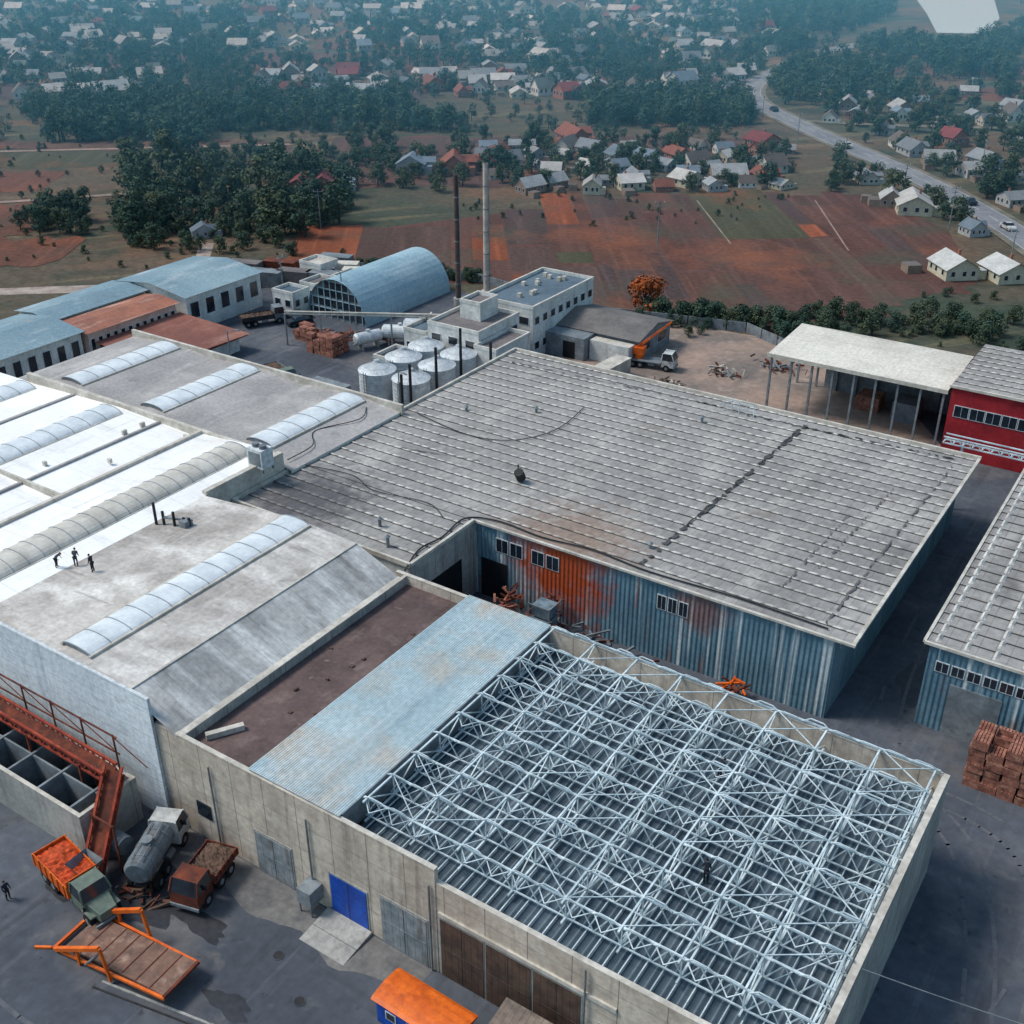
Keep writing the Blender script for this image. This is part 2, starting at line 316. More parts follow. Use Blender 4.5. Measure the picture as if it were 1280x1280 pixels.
mb.box(-46.25,-46.2,Y0+.4,Y1-.4,8.05,9.12,m_grey); mb.box(-38.2,-38.15,Y0+.4,Y1-.4,7.2,9.12,m_grey)
g.add(mb,'corrugated_roof_strip')
mb=MB(); mb.poly([(-38.2,Y0+.4,7.0),(X1-.45,Y0+.4,7.0),(X1-.45,Y1-.35,7.0),(-38.2,Y1-.35,7.0)],m_deck)
g.add(mb,'ceiling_deck')
mb=MB(); xs0,xs1=-38.,-7.7; YS=39.6
rows=[YS+.5+2.55*i for i in range(10)]; rows=[r for r in rows if r<63.1]
for ri,r in enumerate(rows):
    zb,zt=7.6,9.15
    mb.beam((xs0,r,zb),(xs1,r,zb),.045,m_steel); mb.beam((xs0,r,zt),(xs1,r,zt),.055,m_steel)
    k=16; w=(xs1-xs0)/k
    for i in range(k):
        a=xs0+i*w; mb.beam((a,r,zb),(a+w/2,r,zt),.032,m_steel); mb.beam((a+w/2,r,zt),(a+w,r,zb),.032,m_steel)
    for i in range(k):   # sagging top purlin beside the truss
        a=xs0+i*w+R.uniform(-.1,.1); q=zt+.1+R.uniform(-.04,.12); yj=R.uniform(-.12,.12)
        mb.beam((a,r-.15,zt+.06),(a+w*.25,r-.18+yj,q+.2),.035,m_steel); mb.beam((a+w*.25,r-.18+yj,q+.2),(a+w*.75,r-.18+yj,q+.16),.035,m_steel); mb.beam((a+w*.75,r-.18+yj,q+.16),(a+w,r-.15,zt+.06),.035,m_steel)
        if ri%2==0: mb.beam((a,r,zt),(a+w/2,r-.8,zt-.3),.028,m_steel); mb.beam((a+w/2,r-.8,zt-.3),(a+w,r,zt),.028,m_steel)
for i in range(9):
    a=xs0+.3+(xs1-xs0-.6)*i/8
    mb.beam((a,YS,7.55),(a,Y1-.5,7.55),.06,m_steel); mb.beam((a,YS,9.2),(a,Y1-.5,9.2),.06,m_steel)
    for j,r in enumerate(rows[:-1]):
        r2=rows[j+1]
        if (i+j)%2: mb.beam((a,r,7.6),(a,r2,9.15),.04,m_steel)
        else: mb.beam((a,r,9.15),(a,r2,7.6),.04,m_steel)
        mb.beam((a,r,7.6),(a,r,9.15),.04,m_steel)
for i in range(8):
    a=xs0+.3+(xs1-xs0-.6)*i/8; c=xs0+.3+(xs1-xs0-.6)*(i+1)/8
    for j in range(len(rows)-1):
        if R.random()<.38: mb.beam((a,rows[j],9.22),(c,rows[j+1],9.22),.03,m_steel)
        if R.random()<.22: mb.beam((c,rows[j],9.22),(a,rows[j+1],9.22),.03,m_steel)
        if R.random()<.25: mb.beam((a+R.uniform(0,1),rows[j],7.7),(c-R.uniform(0,1),rows[j+1],8.8),.025,m_steel)
xx=xs0+.5
while xx<xs1: mb.beam((xx,Y0+.5,7.2),(xx,Y1-.4,7.2),.035,m_steel); xx+=1.0
g.add(mb,'steel_roof_trusses')
mb=MB()
def door(x0,x1,h,m,z0=.05,y=Y0):
    mb.box(x0-.12,x1+.12,y-.05,y+.02,z0,h+.15,m_conc_y); mb.box(x0,x1,y-.09,y-.045,z0,h,m)
    mb.box((x0+x1)/2-.02,(x0+x1)/2+.02,y-.1,y-.088,z0,h,m_black); mb.box(x0+.1,x1-.1,y-.11,y-.09,h*.5,h*.5+.07,m)
door(-46.2,-42.9,3.7,m_ggate); door(-39.4,-36.3,3.6,m_blue); door(-35.0,-31.4,4.1,m_ggate)
for i in range(3): door(-30.3+3.4*i,-27.1+3.4*i,5.0,m_gate,y=Y0+.05)
door(-19,-16,3.5,m_ggate,y=Y0+.05)
mb.box(-52,-50.6,Y0-.08,Y0+.02,2.2,3.5,m_glass)
mb.box(-30.4,-18,Y0-.1,Y0+.06,5.3,5.6,m_cope)
g.add(mb,'gates_and_doors')
mb=MB(); 
for xx in(-50,-41,-31,-20,-12): mb.cyl((xx,Y0-.12,.1),(xx,Y0-.12,7.6),.07,m_grey,n=8)
mb.box(-41.4,-40.2,Y0-1.3,Y0-.05,.9,2.2,m_grey); mb.beam((-41.3,Y0-1.2,0),(-41.3,Y0-1.2,.9),.05,m_grey); mb.beam((-40.3,Y0-1.2,0),(-40.3,Y0-1.2,.9),.05,m_grey)
g.add(mb,'downpipes_and_vent')
mb=MB(); mb.faces([(-39.8,Y0-3,.02),(-36,Y0-3,.02),(-36,Y0-.1,.3),(-39.8,Y0-.1,.3),(-39.8,Y0-3,0),(-36,Y0-3,0),(-36,Y0-.1,0),(-39.8,Y0-.1,0)],[(0,1,2,3),(4,5,1,0),(1,5,6,2),(0,3,7,4)],m_conc_y); g.add(mb,'concrete_ramp')
# ---------------------------------------------------------------- left halls
g=Grp('monitor_roof_hall',-64,50)
prof=[(-76.5,9.9),(-64.5,11.1),(-57.6,10.8),(-52.9,8.9)]
mb=MB()
for i,m in((0,m_l1),(1,m_l1),(2,m_slope)):
    a,c=prof[i],prof[i+1]; y1=62.4; 
    mb.poly([(a[0],37.6,a[1]),(c[0],37.6,c[1]),(c[0],y1,c[1]),(a[0],y1,a[1])],m)
mb.box(-57.7,-57.5,37.7,62.4,10.78,10.86,m_cope)
g.add(mb,'roof')
mb=MB()
mb.poly([(-76.5,62.4,0),(-76.5,62.4,9.9),(-64.5,62.4,11.1),(-57.6,62.4,10.8),(-52.9,62.4,8.9),(-52.9,62.4,0)],m_conc)
mb.box(-52.95,-52.915,38.1,62.3,7.6,8.88,m_glass)
mb.box(-53.2,-52.5,37.8,62.4,8.88,8.98,m_cope)
for i in range(9): mb.box(-52.93,-52.86,39+i*2.8,39.15+i*2.8,8.1,8.88,m_cope)
g.add(mb,'rear_wall')
mb=MB()
mb.box(-104,-55.2,37.42,37.66,0,11.25,m_white,m_frame)
g.add(mb,'front_facade')
skylight(g,-64.3,3.2,38.6,62.0,11.1,.38)
g2=Grp('white_roof_hall',-92,55)
mb=MB()
segs=[(-76.5,9.9),(-80,10.2),(-88,9.6),(-88.02,9.0),(-101,9.5),(-117,8.8),(-134,8.6)]
for i in range(len(segs)-1):
    a,c=segs[i],segs[i+1]; m=m_wroof
    mb.poly([(c[0],37.7,c[1]),(a[0],37.7,a[1]),(a[0],72.6,a[1]),(c[0],72.6,c[1])],m)
mb.box(-134,-76.5,72.3,72.6,0,8.5,m_wwall)
g2.add(mb,'roof')
mb=MB(); mb.box(-88.3,-87.9,37.8,72.5,9.3,9.95,m_cope); mb.box(-77,-76.4,62.5,72.9,7,10.3,m_cope); mb.box(-118,-76.5,72.5,73,7,9.9,m_cope)
mb.box(-134,-88.3,55,55.25,9.2,9.8,m_cope); mb.box(-94.6,-94.3,37.8,72.4,9.3,9.5,m_bit); mb.box(-109.3,-108.9,37.8,72.4,9.1,9.35,m_bit)
for i in range(7): x,y=R.uniform(-98,-89),R.uniform(42,71); mb.box(x,x+R.uniform(.3,.7),y,y+R.uniform(.3,.6),9.3,9.8,m_cope)
g2.add(mb,'parapets')
skylight(g2,-81.0,3.8,39,71,10.05,.85,m_tr2,1.5); skylight(g2,-101.5,3.8,40,71.5,9.4,.6,None,2.); skylight(g2,-117,3.8,40,71.5,8.8,.6,None,2.)
g3=Grp('grey_roof_hall',-98,82)
mb=MB()
segs=[(-75.5,8.4),(-82,9.1),(-90.5,8.5),(-98.8,9.1),(-105.5,8.5),(-113,9.1),(-121,8.4)]
for i in range(6):
    a,c=segs[i],segs[i+1]; mb.poly([(c[0],73,c[1]),(a[0],73,a[1]),(a[0],91,a[1]),(c[0],91,c[1])],m_bit)
mb.poly([(x,91,z) for x,z in segs]+[(-121,91,0),(-75.5,91,0)],m_wwall)
mb.poly([(-121,73,8.4),(-121,91,8.4),(-121,91,0),(-121,73,0)],m_wwall); mb.poly([(-75.6,73,8.4),(-75.6,91,8.4),(-75.6,91,0),(-75.6,73,0)][::-1],m_wwall)
mb.box(-121.2,-75.3,90.8,91.2,8,9.3,m_cope)
g3.add(mb,'roof_and_walls')
skylight(g3,-82,3.8,75,90,9.0,.5,None,2.5); skylight(g3,-98.8,3.8,75,90,9.0,.5,None,2.5); skylight(g3,-113,3.8,75,90,9.0,.5,None,2.5)
def smoothline(pts,k=6):
    o=[]
    for i in range(len(pts)-1):
        p0=Vector(pts[max(i-1,0)]);p1=Vector(pts[i]);p2=Vector(pts[i+1]);p3=Vector(pts[min(i+2,len(pts)-1)])
        for q in range(k):
            t=q/k; o.append(tuple(.5*((2*p1)+(-p0+p2)*t+(2*p0-5*p1+4*p2-p3)*t*t+(-p0+3*p1-3*p2+p3)*t**3)))
    return o+[tuple(pts[-1])]
mb=MB()
def cable_on(pts,r,z,mt):
    for a,c in zip(pts[:-1],pts[1:]): mb.beam((a[0],a[1],z),(c[0],c[1],z),r,mt)
cable_on(smoothline([(-79,89),(-77.5,86),(-79.5,81),(-77.2,78),(-77,74)]),.04,8.85,m_black)
mb.obj('hall_roof_hose',)
ge=empty('rooftop_cooling_unit',(-76.6,70.0,9.6))
mb=MB(); mb.box(-1.0,1.0,-.8,.8,.4,2.4,m_frame); mb.cyl((-.45,0,2.4),(-.45,0,2.75),.38,m_grey); mb.cyl((.5,0,2.4),(.5,0,2.75),.38,m_grey)
for a in(-.9,.9):
    for c in(-.7,.7): mb.beam((a,c,0),(a,c,.4),.07,m_grey)
mb.box(-.8,.8,-.82,-.8,.7,2.1,m_grey); mb.obj('casing',parent=ge,bevel=.04)
ge=empty('roof_vent_pipes',(-74.3,56,10.2)); mb=MB()
for (dx,dy,h) in((-1.6,0,2.0),(-.9,.3,1.2),(0.3,.5,1.4),(1.0,1.0,.8),(1.6,1.1,.9)):
    mb.cyl((dx,dy,-.2),(dx,dy,h),.13,m_black,n=10)
mb.cyl((-.9,.3,.6),(1.8,1.3,.6),.12,m_grey,n=10); mb.box(.9,1.7,.5,1.4,0,.7,m_grey); mb.obj('pipes',parent=ge)
# ---------------------------------------------------------------- big warehouse
g=Grp('corrugated_warehouse',-47,92)
mb=MB(); zr=8.0
def wh_roof(mb,x0,x1,y0,y1,z,per,m=m_whroof):
    y=y0
    while y<y1-.01:
        ye=min(y+per,y1)
        mb.poly([(x0,y,z+.08),(x1,y,z+.08),(x1,ye,z),(x0,ye,z)],m)
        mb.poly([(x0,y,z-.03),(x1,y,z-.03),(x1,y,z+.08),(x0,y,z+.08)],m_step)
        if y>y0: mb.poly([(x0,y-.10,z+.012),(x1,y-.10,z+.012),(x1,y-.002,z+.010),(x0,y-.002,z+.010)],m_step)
        y=ye
def ribs(mb,x0,x1,y0,y1,z,per,step):
    y=y0+per
    while y<y1-.3:
        x=x0+.3+R.uniform(0,.2)
        while x<x1-step:
            if R.random()>.05:
                h=R.uniform(.08,.14); w=step*.82; d0=.02; d=.3; P_=[]
                for k in range(5):
                    t=k/4; P_.append((x+w*t,h*math.sin(math.pi*t)))
                for k in range(4):
                    (a,za),(c,zc)=P_[k],P_[k+1]
                    mb.faces([(a,y-d0,z+.0),(c,y-d0,z+.0),(c,y+.1,z+zc),(a,y+.1,z+za),(c,y+d,z+.0),(a,y+d,z+.0)],[(0,1,2,3),(3,2,4,5)],m_rib)
            x+=step
        y+=per
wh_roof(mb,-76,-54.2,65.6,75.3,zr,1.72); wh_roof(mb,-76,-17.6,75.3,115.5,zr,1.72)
g.add(mb,'roof_sheets')
mb=MB(); ribs(mb,-76,-54.2,65.6,75.3,zr+.06,1.72,1.16); ribs(mb,-76,-17.6,75.3,115.5,zr+.06,1.72,1.16); g.add(mb,'ridge_caps')
mb=MB()
mb.box(-54.2,-19.0,75.5,75.8,0,8.02,m_whwall); mb.box(-19.3,-19.0,75.8,115,0,8.02-.03,m_whside)
mb.box(-76,-19.3,114.7,115,0,7.96,m_whwall); mb.box(-76,-54.5,65.5,65.9,0,8.0,m_wwall)
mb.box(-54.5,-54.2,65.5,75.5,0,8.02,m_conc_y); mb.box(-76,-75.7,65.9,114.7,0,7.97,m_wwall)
g.add(mb,'walls')
mb=MB()
mb.box(-54.3,-17.4,75.2,75.45,7.95,8.16,m_cope); mb.box(-17.75,-17.45,75.45,115.6,7.9,8.12,m_cope); mb.box(-76.2,-17.45,115.5,115.8,7.9,8.3,m_cope); mb.box(-76.3,-76,65.4,115.6,7.8,8.35,m_cope)
mb.box(-76,-54.2,65.3,65.55,7.9,8.35,m_cope); mb.box(-54.4,-54.1,65.5,75.2,8,8.3,m_cope)
g.add(mb,'eaves_trim')
mb=MB(); windows(mb,-52.0,-48.8,75.5,5.4,6.9,2); windows(mb,-48.0,-44.8,75.5,5.4,6.9,2); windows(mb,-34.9,-31.8,75.5,5.2,6.7,3)
windows(mb,77,113,-19.0,6.2,7.3,24,'x')
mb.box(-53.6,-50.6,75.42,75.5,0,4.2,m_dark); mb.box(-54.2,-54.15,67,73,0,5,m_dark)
g.add(mb,'windows_and_gates')
mb=MB()
m_tarf=mat('faded_tar',(104,99,96),(92,88,86),1)
def tar(p,q,w=.35,n=24,m=None,drop=.18,z=.17):
    p=Vector(p);q=Vector(q);d=(q-p)/n;nn=Vector((-d.y,d.x)).normalized(); prev=None
    for i in range(n+1):
        c=p+d*i+nn*R.uniform(-.12,.12); ww=w*R.uniform(.1,1.2)
        if prev and R.random()>drop:
            pc,pw=prev
            mb.poly([(pc.x+nn.x*pw,pc.y+nn.y*pw,zr+z),(pc.x-nn.x*pw,pc.y-nn.y*pw,zr+z),(c.x-nn.x*ww,c.y-nn.y*ww,zr+z),(c.x+nn.x*ww,c.y+nn.y*ww,zr+z)],m or m_black)
        prev=(c,ww)
tar((-37.3,76.5),(-35.9,113.5),.28,80,m_step,.2); tar((-37.1,82),(-36.0,112),.14,70,m_black,.35,.18)
tar((-74,111.5),(-44,113.2),.1,60,m_black,.35,.175); tar((-20.5,77),(-19.5,112),.1,60,m_tarf); tar((-43,112.5),(-19,113.9),.16,60,m_black,.35,.185); tar((-24,85),(-23,104),.1,50,m_tarf,.4); tar((-25.5,80),(-25,96),.08,40,m_tarf,.4)
tar((-70,84),(-61,86),.1,20,m_tarf)
g.add(mb,'tar_seams')
mb=MB()
def cable(pts,r=.03,z=8.2):
    for a,c in zip(pts[:-1],pts[1:]): mb.beam((a[0],a[1],z),(c[0],c[1],z),r,m_black)
cable(smoothline([(-54,64.4),(-55.2,68),(-54.8,71),(-55.1,75),(-52,76.3),(-47,76.0),(-42,76.6),(-36,76.1),(-28,76.5),(-20,76.3)]),.055)
cable(smoothline([(-76,75),(-70,76),(-66,74.6),(-60,75.5),(-57,74)])); cable(smoothline([(-74,92),(-66,90.5),(-61,92),(-58.5,97),(-59,104)]),.035)
g.add(mb,'roof_cables')
mb=MB()
for (x,y,h) in((-61,69.5,.9),(-58,67,1.1),(-63,100,.6),(-38,80,.5),(-46,108,.7),(-70,96,.5)):
    mb.cyl((x,y,8),(x,y,8+h),.16,m_grey,n=10); mb.cyl((x,y,8+h),(x,y,8+h+.25),.28,m_grey,r2=.05,n=10)
mb.cyl((-55,84.6,8.4),(-55,84.1,9.3),.5,m_black,n=14); mb.beam((-55.3,84.5,8),(-55.3,84.5,9.9),.05,m_black); mb.cyl((-55,84.6,8.0),(-55,84.6,8.5),.25,m_grey,n=10)
g.add(mb,'roof_vents')
ge=empty('rooftop_aerial_frame',(-43.5,112.5,8.1)); mb=MB()
for i in range(5): mb.beam((i*.9-1.8,0,0),(i*.9-1.8,0,1.4+.5*(i%2)),.04,m_steel)
mb.beam((-2,0,1.3),(2,0,1.3),.04,m_steel); mb.beam((-2,0,.7),(2,0,.7),.03,m_steel); mb.obj('frame',parent=ge)
# ---------------------------------------------------------------- right warehouse, canopy, red building
g=Grp('right_warehouse',2,100)
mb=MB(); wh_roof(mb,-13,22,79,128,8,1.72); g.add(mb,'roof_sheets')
mb=MB(); 
x=-12.2
while x<20:
    y=79.5
    while y<127:
        h=.22
        for k in range(4):
            t0,t1=k/4,(k+1)/4; ya,yb=y+1.6*t0,y+1.6*t1; za,zb=8.05+h*math.sin(math.pi*t0),8.05+h*math.sin(math.pi*t1)
            mb.faces([(x-.2,ya,8.05),(x-.2,yb,8.05),(x,yb,zb),(x,ya,za),(x+.2,yb,8.05),(x+.2,ya,8.05)],[(0,3,2,1),(3,5,4,2)],m_rib)
        y+=1.72
    x+=2.2
g.add(mb,'ridge_caps')
mb=MB(); mb.box(-12.6,22,79.2,79.5,0,7.97,m_whwall); mb.box(-12.6,-12.3,79.5,128,0,7.96,m_whside); mb.box(-13.05,22,78.95,79.15,7.9,8.15,m_cope); mb.box(-13.2,-12.95,79.15,128,7.9,8.15,m_cope)
g.add(mb,'walls')
mb=MB(); windows(mb,-12,20,79.2,5.6,6.6,26); mb.box(-10.5,-6.5,79.12,79.2,0,4.8,m_grey); g.add(mb,'windows_and_gate')
g=Grp('open_canopy',-36,139)
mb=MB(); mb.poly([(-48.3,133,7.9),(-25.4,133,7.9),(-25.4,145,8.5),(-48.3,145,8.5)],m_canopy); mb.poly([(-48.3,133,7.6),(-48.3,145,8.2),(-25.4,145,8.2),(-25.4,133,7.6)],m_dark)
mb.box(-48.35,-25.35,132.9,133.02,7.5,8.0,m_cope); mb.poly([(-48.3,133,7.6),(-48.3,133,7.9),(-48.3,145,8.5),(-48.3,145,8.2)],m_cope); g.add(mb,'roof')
mb=MB()
for i in range(9):
    for yy in(133.3,144.6): mb.beam((-47.8+i*2.75,yy,0),(-47.8+i*2.75,yy,7.7+(.5 if yy>140 else 0)),.13,m_grey)
mb.box(-44,-25.5,144.8,145.0,0,7.8,m_grey); mb.box(-38,-35,140,143,0,2,m_woodp); mb.box(-33,-30,139,142.5,0,2.6,m_grey)
g.add(mb,'columns')
g=Grp('red_clad_building',-15,140)
mb=MB(); wh_roof(mb,-25,6,132,149,9,1.72); ribs(mb,-25,6,132,149,9.06,1.72,1.16); g.add(mb,'roof')
mb=MB(); mb.box(-24.8,6,132.2,148.8,0,8.95,m_brick); mb.box(-25.1,6,131.9,132.15,8.85,9.15,m_cope); g.add(mb,'walls')
mb=MB(); windows(mb,-24.2,5,132.2,5.2,6.7,16,gap=.04); g.add(mb,'window_band')
ge=empty('elevated_pipe_rack',(-20,118,0)); mb=MB()
for yy in(0,1): mb.beam((-2,yy,7.9),(14,yy,7.9),.06,m_steel); mb.beam((-2,yy,8.6),(14,yy,8.6),.06,m_steel)
for i in range(16): mb.beam((-2+i,0,7.9),(-1.5+i,0,8.6),.04,m_steel); mb.beam((-1.5+i,0,8.6),(-1+i,0,7.9),.04,m_steel); mb.beam((-2+i,0,7.9),(-2+i,1,7.9),.04,m_steel)
for i in(0,8,14): mb.beam((i,.5,0),(i,.5,7.9),.12,m_steel)
mb.obj('lattice',parent=ge)
def pallets(name,x0,y0,nx,ny,nz,s=1.2,h=.75,rot=0):
    ge=empty(name,(x0,y0,0),rot); mb=MB()
    for i in range(nx):
        for j in range(ny):
            for k in range(R.randint(max(1,nz-1),nz)):
                dx,dy=R.uniform(-.09,.09),R.uniform(-.09,.09); a,c,z=i*(s+.08)+dx,j*(s+.08)+dy,k*h
                for t in range(3): mb.box(a,a+s,c+t*(s-.12)/2,c+t*(s-.12)/2+.12,z,z+.12,m_woodp)
                for t in range(3):
                    zz=z+.14+t*(h-.16)/3; mb.box(a,a+s,c,c+.04,zz,zz+(h-.16)/3-.03,m_woodp); mb.box(a,a+.04,c+.04,c+s,zz,zz+(h-.16)/3-.03,m_woodp); mb.box(a+s-.04,a+s,c+.04,c+s,zz,zz+(h-.16)/3-.03,m_woodp); mb.box(a+.04,a+s-.04,c+s-.04,c+s,zz,zz+(h-.16)/3-.03,m_woodp)
                mb.box(a+.04,a+s-.04,c+.04,c+s-.04,z+.12,z+.16,m_woodp)
                if R.random()<.5:
                    for t in range(5): mb.box(a+.02+t*.24,a+.2+t*.24,c+.02,c+s-.02,z+h-.03,z+h-.005,m_woodp)
    mb.obj('crates',parent=ge)
pallets('stacked_pallet_crates',-7.4,73.8,7,3,6)
pallets('stacked_pallet_crates',-46.5,71,3,2,3); pallets('stacked_pallet_crates',-49.8,69,2,3,2)
pallets('stacked_pallet_crates',-113.5,115.5,4,3,4); pallets('stacked_pallet_crates',-119,118.5,4,2,3)
def heap(name,x,y,n,mats,sx=2,sy=1.5,h=1.2):
    mb=MB()
    for i in range(n):
        c=Vector((R.gauss(0,sx*.4),R.gauss(0,sy*.4),R.uniform(.1,h))); d=Vector((R.uniform(-1,1),R.uniform(-1,1),R.uniform(-.4,.4)))*R.uniform(.4,1)
        mb.beam(c-d,c+d,R.uniform(.04,.12),R.choice(mats))
    mb.obj(name,loc=(x,y,0))
heap('scrap_metal_pile',-40.5,74,26,[m_rust,m_grey]); heap('scrap_metal_pile',-26.5,74,26,[m_orange,m_rust],1.6,1,1.6); heap('scrap_metal_pile',-36,73,18,[m_grey,m_rust]); heap('scrap_metal_pile',-49,73,40,[m_rust,m_woodp],2.5,2,3.5); heap('scrap_metal_pile',-45,74.3,20,[m_grey,m_rust],1.4,.8,3)
ge=empty('steel_process_skid',(-44.4,72.3,0)); mb=MB()
m_skid=mat('blue_grey_skid',(120,138,148),(92,108,118),1.1,streaks=[((120,84,64),1.3,.58,.7,.6)])
for k in range(3): mb.box(-.9,.9,-.8,.8,.2+k*1.3,1.3+k*1.3,m_skid)
for a in(-1.1,1.1):
    for c in(-1.0,1.0): mb.beam((a,c,0),(a,c,4.2),.05,m_grey)
for z in(1.4,2.7,4.1): mb.beam((-1.1,-1,z),(1.1,-1,z),.04,m_grey); mb.beam((1.1,-1,z),(1.1,1,z),.04,m_grey)
mb.obj('frame_and_boxes',parent=ge)
# ---------------------------------------------------------------- back yard buildings
def silo(x,y):
    ge=empty('grain_silo',(x,y,0)); mb=MB(); r=2.45
    for k in range(9): mb.cyl((0,0,.5+k*.5),(0,0,.98+k*.5),r,m_galv,n=28); 
    for k in range(1,9): mb.cyl((0,0,.48+k*.5),(0,0,.52+k*.5),r+.04,m_galv,n=28)
    mb.cyl((0,0,0),(0,0,.5),r+.1,m_conc_y,n=28); mb.obj('shell',parent=ge)
    mb=MB(); mb.cyl((0,0,5.0),(0,0,6.0),r+.12,m_galv,r2=.35,n=28); mb.cyl((0,0,6.0),(0,0,6.3),.36,m_galv,n=12)
    for i in range(28):
        t=i*math.pi/14; mb.beam((math.cos(t)*r,math.sin(t)*r,5.05),(math.cos(t)*.3,math.sin(t)*.3,6.05),.02,m_galv)
    mb.obj('cone_roof',parent=ge)
    mb=MB(); 
    for s_ in(-.2,.2): mb.beam((s_,-r-.15,0),(s_,-r-.15,5.3),.03,m_grey)
    for k in range(14): mb.beam((-.2,-r-.15,.3+k*.36),(.2,-r-.15,.3+k*.36),.02,m_grey)
    mb.obj('ladder',parent=ge)
for x,y in((-92,106.3),(-86.3,106.3),(-92,111.9),(-86.3,111.9),(-92,117.0),(-86.3,116.8)): silo(x,y)
ge=empty('silo_stack_pipes',(-84.6,104,0)); mb=MB()
for (a,c,h) in((0,0,8),(0,5.5,8.5),(-.3,-1.4,7),(0,11.0,9.5),(7,8,10)): mb.cyl((a,c,0),(a,c,h),.2,m_black,n=10)
mb.obj('pipes',parent=ge)
def block(name,x0,x1,y0,y1,h,wall,roof,nwx=4,nwy=4,floors=1,par=.5,wh=1.2):
    g=Grp(name,(x0+x1)/2,(y0+y1)/2); mb=MB(); mb.box(x0,x1,y0,y1,0,h,wall,roof); g.add(mb,'walls')
    mb=MB(); t=.25
    mb.box(x0-.05,x1+.05,y0-.05,y0+t,h,h+par,wall,m_cope); mb.box(x0-.05,x1+.05,y1-t,y1+.05,h,h+par,wall,m_cope)
    mb.box(x0-.05,x0+t,y0+t,y1-t,h,h+par,wall,m_cope); mb.box(x1-t,x1+.05,y0+t,y1-t,h,h+par,wall,m_cope); g.add(mb,'parapet')
    mb=MB()
    for f in range(floors):
        z=h/floors*f+h/floors*.35
        if nwx:
            w=(x1-x0)/nwx
            for i in range(nwx): a=x0+w*(i+.22); mb.box(a,a+w*.56,y0-.06,y0+.02,z,z+wh,m_frame); mb.box(a+.08,a+w*.56-.08,y0-.08,y0-.06,z+.08,z+wh-.08,m_glass)
        if nwy:
            w=(y1-y0)/nwy
            for i in range(nwy): a=y0+w*(i+.22); mb.box(x1-.02,x1+.06,a,a+w*.56,z,z+wh,m_frame); mb.box(x1+.06,x1+.08,a+.08,a+w*.56-.08,z+.08,z+wh-.08,m_glass)
    if nwx or nwy: g.add(mb,'windows')
    return g
m_broof=mat('brown_grey_roof',(122,114,112),(102,96,96),.3)
m_bgroof=mat('blue_grey_roof',(96,112,122),(80,96,108),.2,streaks=[((120,134,144),.4,.56,.7,.4)])
g=block('boiler_house',-93.8,-85,119.8,130,7.0,m_wwall,m_broof,3,4,2)
g=block('annex_building',-84.9,-81.2,118.5,127,5.6,m_wwall,m_broof,1,4,1)
block('roof_plant_room',-91.5,-88,124.5,129,9.3,m_wwall,m_broof,1,1)
g=block('white_office_block',-93,-83.6,131.5,149,7.6,m_wwall,m_bgroof,3,8,2)
mb=MB()
for i in range(10): x,y=R.uniform(-92,-84.5),R.uniform(133,148); mb.box(x,x+.6,y,y+.6,7.6,8.2,m_cope)
g.add(mb,'roof_vents')
block('pump_house',-97.5,-94.6,112,117,3.6,m_wwall,m_broof,2,2); block('yard_tool_shed',-100,-96,122,127,4.2,m_wwall,m_bgroof,2,2)
def gable(name,x0,x1,y0,y1,h,rh,wall,roof,axis='y',ov=.5,nw=4):
    g=Grp(name,(x0+x1)/2,(y0+y1)/2); mb=MB(); mb.box(x0,x1,y0,y1,0,h,wall)
    if axis=='y':
        xm=(x0+x1)/2; mb.poly([(x0,y0,h),(x1,y0,h),(xm,y0,h+rh)],wall); mb.poly([(x1,y1,h),(x0,y1,h),(xm,y1,h+rh)],wall)
    else:
        ym=(y0+y1)/2; mb.poly([(x1,y0,h),(x1,y1,h),(x1,ym,h+rh)],wall); mb.poly([(x0,y1,h),(x0,y0,h),(x0,ym,h+rh)],wall)
    g.add(mb,'walls'); mb=MB(); e=ov; 
    if axis=='y':
        k=rh/(xm-x0); zb=h-e*k+.05
        mb.poly([(x0-e,y0-e,zb),(xm,y0-e,h+rh+.05),(xm,y1+e,h+rh+.05),(x0-e,y1+e,zb)],roof); mb.poly([(xm,y0-e,h+rh+.05),(x1+e,y0-e,zb),(x1+e,y1+e,zb),(xm,y1+e,h+rh+.05)],roof)
    else:
        k=rh/(ym-y0); zb=h-e*k+.05
        mb.poly([(x0-e,y0-e,zb),(x1+e,y0-e,zb),(x1+e,ym,h+rh+.05),(x0-e,ym,h+rh+.05)],roof); mb.poly([(x0-e,ym,h+rh+.05),(x1+e,ym,h+rh+.05),(x1+e,y1+e,zb),(x0-e,y1+e,zb)],roof)
    g.add(mb,'roof'); mb=MB()
    w=(y1-y0)/nw
    for i in range(nw): a=y0+w*(i+.2); mb.box(x1-.02,x1+.06,a,a+w*.55,h*.35,h*.8,m_frame); mb.box(x1+.06,x1+.08,a+.06,a+w*.55-.06,h*.35+.08,h*.8-.08,m_glass)
    g.add(mb,'windows'); return g
gable('long_workshop_building',-149.5,-136,60,93.2,5.4,.9,m_wwall,m_lroof,nw=14)
gable('rust_roofed_workshop',-142.5,-135.2,93.8,110,5.2,.5,mat('pink_wall',(214,190,178),(190,162,150),.5),m_rroof,nw=12)
gable('teal_roofed_rear_wing',-151,-143.1,93.8,111,5.6,.5,m_wwall,m_lroof,nw=8)
gable('white_workshop_building',-150,-134.5,111.6,127.5,5.8,1.0,m_wwall,m_lroof,nw=5)
g=Grp('low_rust_roof_shed',-129,103); mb=MB()
